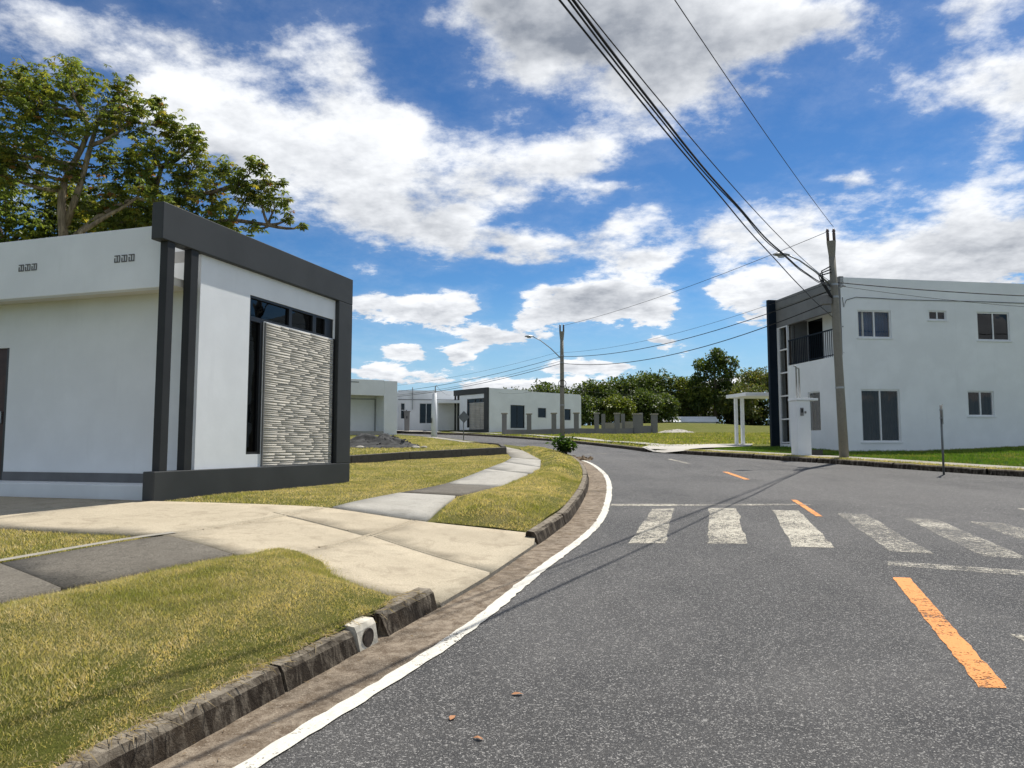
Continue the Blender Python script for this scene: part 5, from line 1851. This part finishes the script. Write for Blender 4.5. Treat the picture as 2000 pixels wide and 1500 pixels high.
# ---- grass blades
def grass(name, label, poly, zf, dens, hgt, wid, seed, dry, holes=(), view=True, bound=None, cols=None):
    """short blades over a lawn; each blade one bent triangle pair"""
    rng = np.random.default_rng(seed)
    xs = [p[0] for p in poly]
    ys = [p[1] for p in poly]
    x0, x1, y0, y1 = min(xs), max(xs), min(ys), max(ys)
    if bound:
        x0, x1, y0, y1 = max(x0, bound[0]), min(x1, bound[1]), max(y0, bound[2]), min(y1, bound[3])
    # heights on a coarse lattice, then bilinear
    st = .18 if (x1 - x0) * (y1 - y0) < 120 else .5
    nx, ny = int((x1 - x0) / st) + 2, int((y1 - y0) / st) + 2
    Z = np.zeros((ny, nx))
    IN = np.zeros((ny, nx), bool)
    for j in range(ny):
        for i in range(nx):
            X, Y = x0 + i * st, y0 + j * st
            if view and abs(X) > .86 * Y + 2.0:
                continue
            inn = inpoly(X, Y, poly) or polydist(X, Y, poly) < st * 1.5
            IN[j, i] = inn
            if inn:
                Z[j, i] = zf(X, Y)
    n = int((x1 - x0) * (y1 - y0) * dens)
    X = rng.uniform(x0, x1, n)
    Y = rng.uniform(y0, y1, n)
    fi, fj = (X - x0) / st, (Y - y0) / st
    i, j = np.minimum(fi.astype(int), nx - 2), np.minimum(fj.astype(int), ny - 2)
    ok = IN[j, i] & IN[j + 1, i] & IN[j, i + 1] & IN[j + 1, i + 1]
    # exact edge test by vectorised crossing
    def vin(X, Y, pl):
        c = np.zeros(len(X), bool)
        q = len(pl) - 1
        for k in range(len(pl)):
            xi, yi = pl[k]
            xj, yj = pl[q]
            if yi != yj:
                c ^= ((yi > Y) != (yj > Y)) & (X < (xj - xi) * (Y - yi) / (yj - yi) + xi)
            q = k
        return c
    ok &= vin(X, Y, poly)
    for hpoly in holes:
        ok &= ~vin(X, Y, hpoly)
    X, Y, fi, fj, i, j = X[ok], Y[ok], fi[ok], fj[ok], i[ok], j[ok]
    u, v = fi - i, fj - j
    Zp = Z[j, i] * (1 - u) * (1 - v) + Z[j, i + 1] * u * (1 - v) + Z[j + 1, i] * (1 - u) * v + Z[j + 1, i + 1] * u * v
    n = len(X)
    # patchiness
    pn = np.array([mnoise.fractal((a * 1.1, b * 1.1, seed * .37), 1.0, 2.0, 4) for a, b in zip(X, Y)])
    pf = np.array([mnoise.noise((a * 4.5, b * 4.5, 9.1)) for a, b in zip(X, Y)])
    dryness = np.clip(dry + .75 * pn + .45 * pf + rng.normal(0, .24, n), 0, 1)
    an = rng.uniform(0, 6.283, n)
    hh = hgt * rng.uniform(.45, 1.25, n) * (1 + .45 * np.clip(-pn + .3 * pf, -.6, .8))
    ww = wid * rng.uniform(.7, 1.3, n)
    lean = rng.uniform(.15, 1.1, n)
    la = rng.uniform(0, 6.283, n)
    B = np.stack([X, Y, Zp - .006], 1)
    sd = np.stack([np.cos(an), np.sin(an), np.zeros(n)], 1) * ww[:, None] * .5
    ld = np.stack([np.cos(la), np.sin(la), np.zeros(n)], 1)
    tip = B + np.stack([np.zeros(n), np.zeros(n), hh], 1) + ld * (lean * hh)[:, None]
    V = np.stack([B - sd, B + sd, tip], 1).reshape(-1, 3)
    F = np.arange(n * 3).reshape(n, 3)
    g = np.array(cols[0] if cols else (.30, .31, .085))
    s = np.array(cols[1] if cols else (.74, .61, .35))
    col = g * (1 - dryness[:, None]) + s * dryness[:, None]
    col = col * rng.uniform(.7, 1.3, (n, 1))
    me = mesh_np(name, V, F, np.repeat(col, 3, axis=0).clip(0, 1))
    o = link(name, me, 'grass')
    tag(o, label, 'grass', None, 'stuff')
    return n


grass('grass', 'short patchy grass on the near verge beside the kerb', VERGE_A, z_verge_a, 12000, .024, .006, 1, .58, bound=(-6, 0, 1.6, 8))
grass('grass', 'scattered taller grass tufts on the near verge', VERGE_A, z_verge_a, 420, .045, .006, 41, .45, bound=(-6, 0, 1.6, 8))
grass('grass', 'short dry grass on the verge past the driveway', VERGE_B, z_verge_b, 3600, .032, .010, 2, .60, bound=(-2, 3, 8.5, 16))
grass('grass', 'mown grass on the verge along the bend', VERGE_B, z_verge_b, 800, .035, .02, 3, .55, bound=(-2, 3, 16, 31))
grass('grass', 'small triangle of grass between driveway and dark sidewalk', LAWN_C, z_lawn_c, 3500, .032, .009, 4, .48, bound=(-8, -3, 4, 9))
grass('grass', 'dry lawn in front of the portal frame', LAWN_D, z_flat, 1500, .03, .013, 5, .70, bound=(-6, 0, 9.5, 25))
grass('grass', 'lawn on the raised next lot', LOT_E, z_lot_e, 300, .04, .028, 6, .50, bound=(-9, 0, 19, 46))
rlawn = offset(KERB_R, -1.6) + [(11.0, 32), (14, 33), (30, 30), (40, 14)]
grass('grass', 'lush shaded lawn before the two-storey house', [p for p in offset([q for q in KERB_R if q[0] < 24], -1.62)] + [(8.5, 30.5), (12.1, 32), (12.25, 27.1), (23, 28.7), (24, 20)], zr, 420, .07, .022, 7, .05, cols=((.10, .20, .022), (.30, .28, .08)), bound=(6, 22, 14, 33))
grass('grass', 'thin dry grass strip behind the right kerb', offset([q for q in KERB_R if q[0] < 22], -.17) + list(reversed(offset([q for q in KERB_R if q[0] < 22], -.66))), zr, 900, .06, .018, 8, .5, bound=(5, 22, 12, 33))
grass('grass', 'grass of the field across the street', [p for p in offset([q for q in KERB_F if q[1] < 60], -.3)] + [(3, 57.5), (13, 63.5), (24, 64), (22, 36), (10.5, 35)], lambda x, y: zr(x, y), 42, .09, .07, 9, .36, bound=(-3, 22, 30, 66), cols=((.21, .26, .04), (.5, .43, .17)))

# overhanging weeds along the kerb and scattered litter
def litter():
    rng = np.random.default_rng(31)
    pos, dr, ti, ln = [], [], [], []
    kp = [p for p in densify(offset(KERB_A, .14), .05) if 2.4 < p[1] < 5.9]
    for p in kp:
        for _ in range(rng.integers(2, 9)):
            pos.append((p[0] + rng.normal(0, .05), p[1] + rng.normal(0, .03), P(p[1]) + .155 + rng.uniform(0, .02)))
            a = rng.uniform(-1.2, .6)
            dr.append((math.cos(a), math.sin(a), rng.uniform(-.4, .5)))
            k = rng.uniform(.5, 1.3)
            ti.append((.40 * k, .31 * k, .17 * k))
            ln.append(rng.uniform(.04, .13))
    for p in [q for q in e2 if 1.5 < q[1] < 18]:
        g = nearest_on(left_line, p)
        for _ in range(7):
            f = rng.uniform(.02, .9) ** 1.7
            x, y = g[0] + (p[0] - g[0]) * f, g[1] + (p[1] - g[1]) * f + rng.normal(0, .1)
            pos.append((x, y, P(y) + .014))
            a = rng.uniform(0, 6.28)
            dr.append((math.cos(a), math.sin(a), .05))
            k = rng.uniform(.5, 1.3)
            ti.append((.30 * k, .21 * k, .12 * k))
            ln.append(rng.uniform(.008, .04))
    ln = np.array(ln)
    me = leaves_mesh('plant_litter', np.array(pos), np.array(dr), ln, np.minimum(ln * .22, .006), np.array(ti).clip(0, 1), rng)
    tag(link('plant_litter', me, 'grass'), 'dry straw and plant scraps along the kerb and gutter', 'litter', None, 'stuff')


litter()
for k, (x, y, s, lb) in enumerate([(.03, 4.18, .035, 'orange brown leaf flat on the asphalt, farthest of the three'), (-.30, 3.87, .035, 'brown leaf flat on the asphalt nearest the white line'), (-.16, 3.63, .03, 'torn pale leaf flat on the asphalt nearest the viewer')]):
    mb = MB()
    a = k * 1.3
    for (u, v, z) in ((-1, 0, .004), (-.4, .42, .012), (.3, .38, .010), (1, .05, .003), (.35, -.36, .012), (-.4, -.40, .008)):
        mb.v.append((u * s * math.cos(a) - v * s * math.sin(a), u * s * math.sin(a) + v * s * math.cos(a), z))
    mb.f = [(0, 5, 4, 1), (1, 4, 3, 2)]
    tag(mb.build('fallen_leaf', 'dry_leaf', None, False, 0, (x, y, P(y) + .006)), lb, 'leaf', 'fallen leaves on the road')
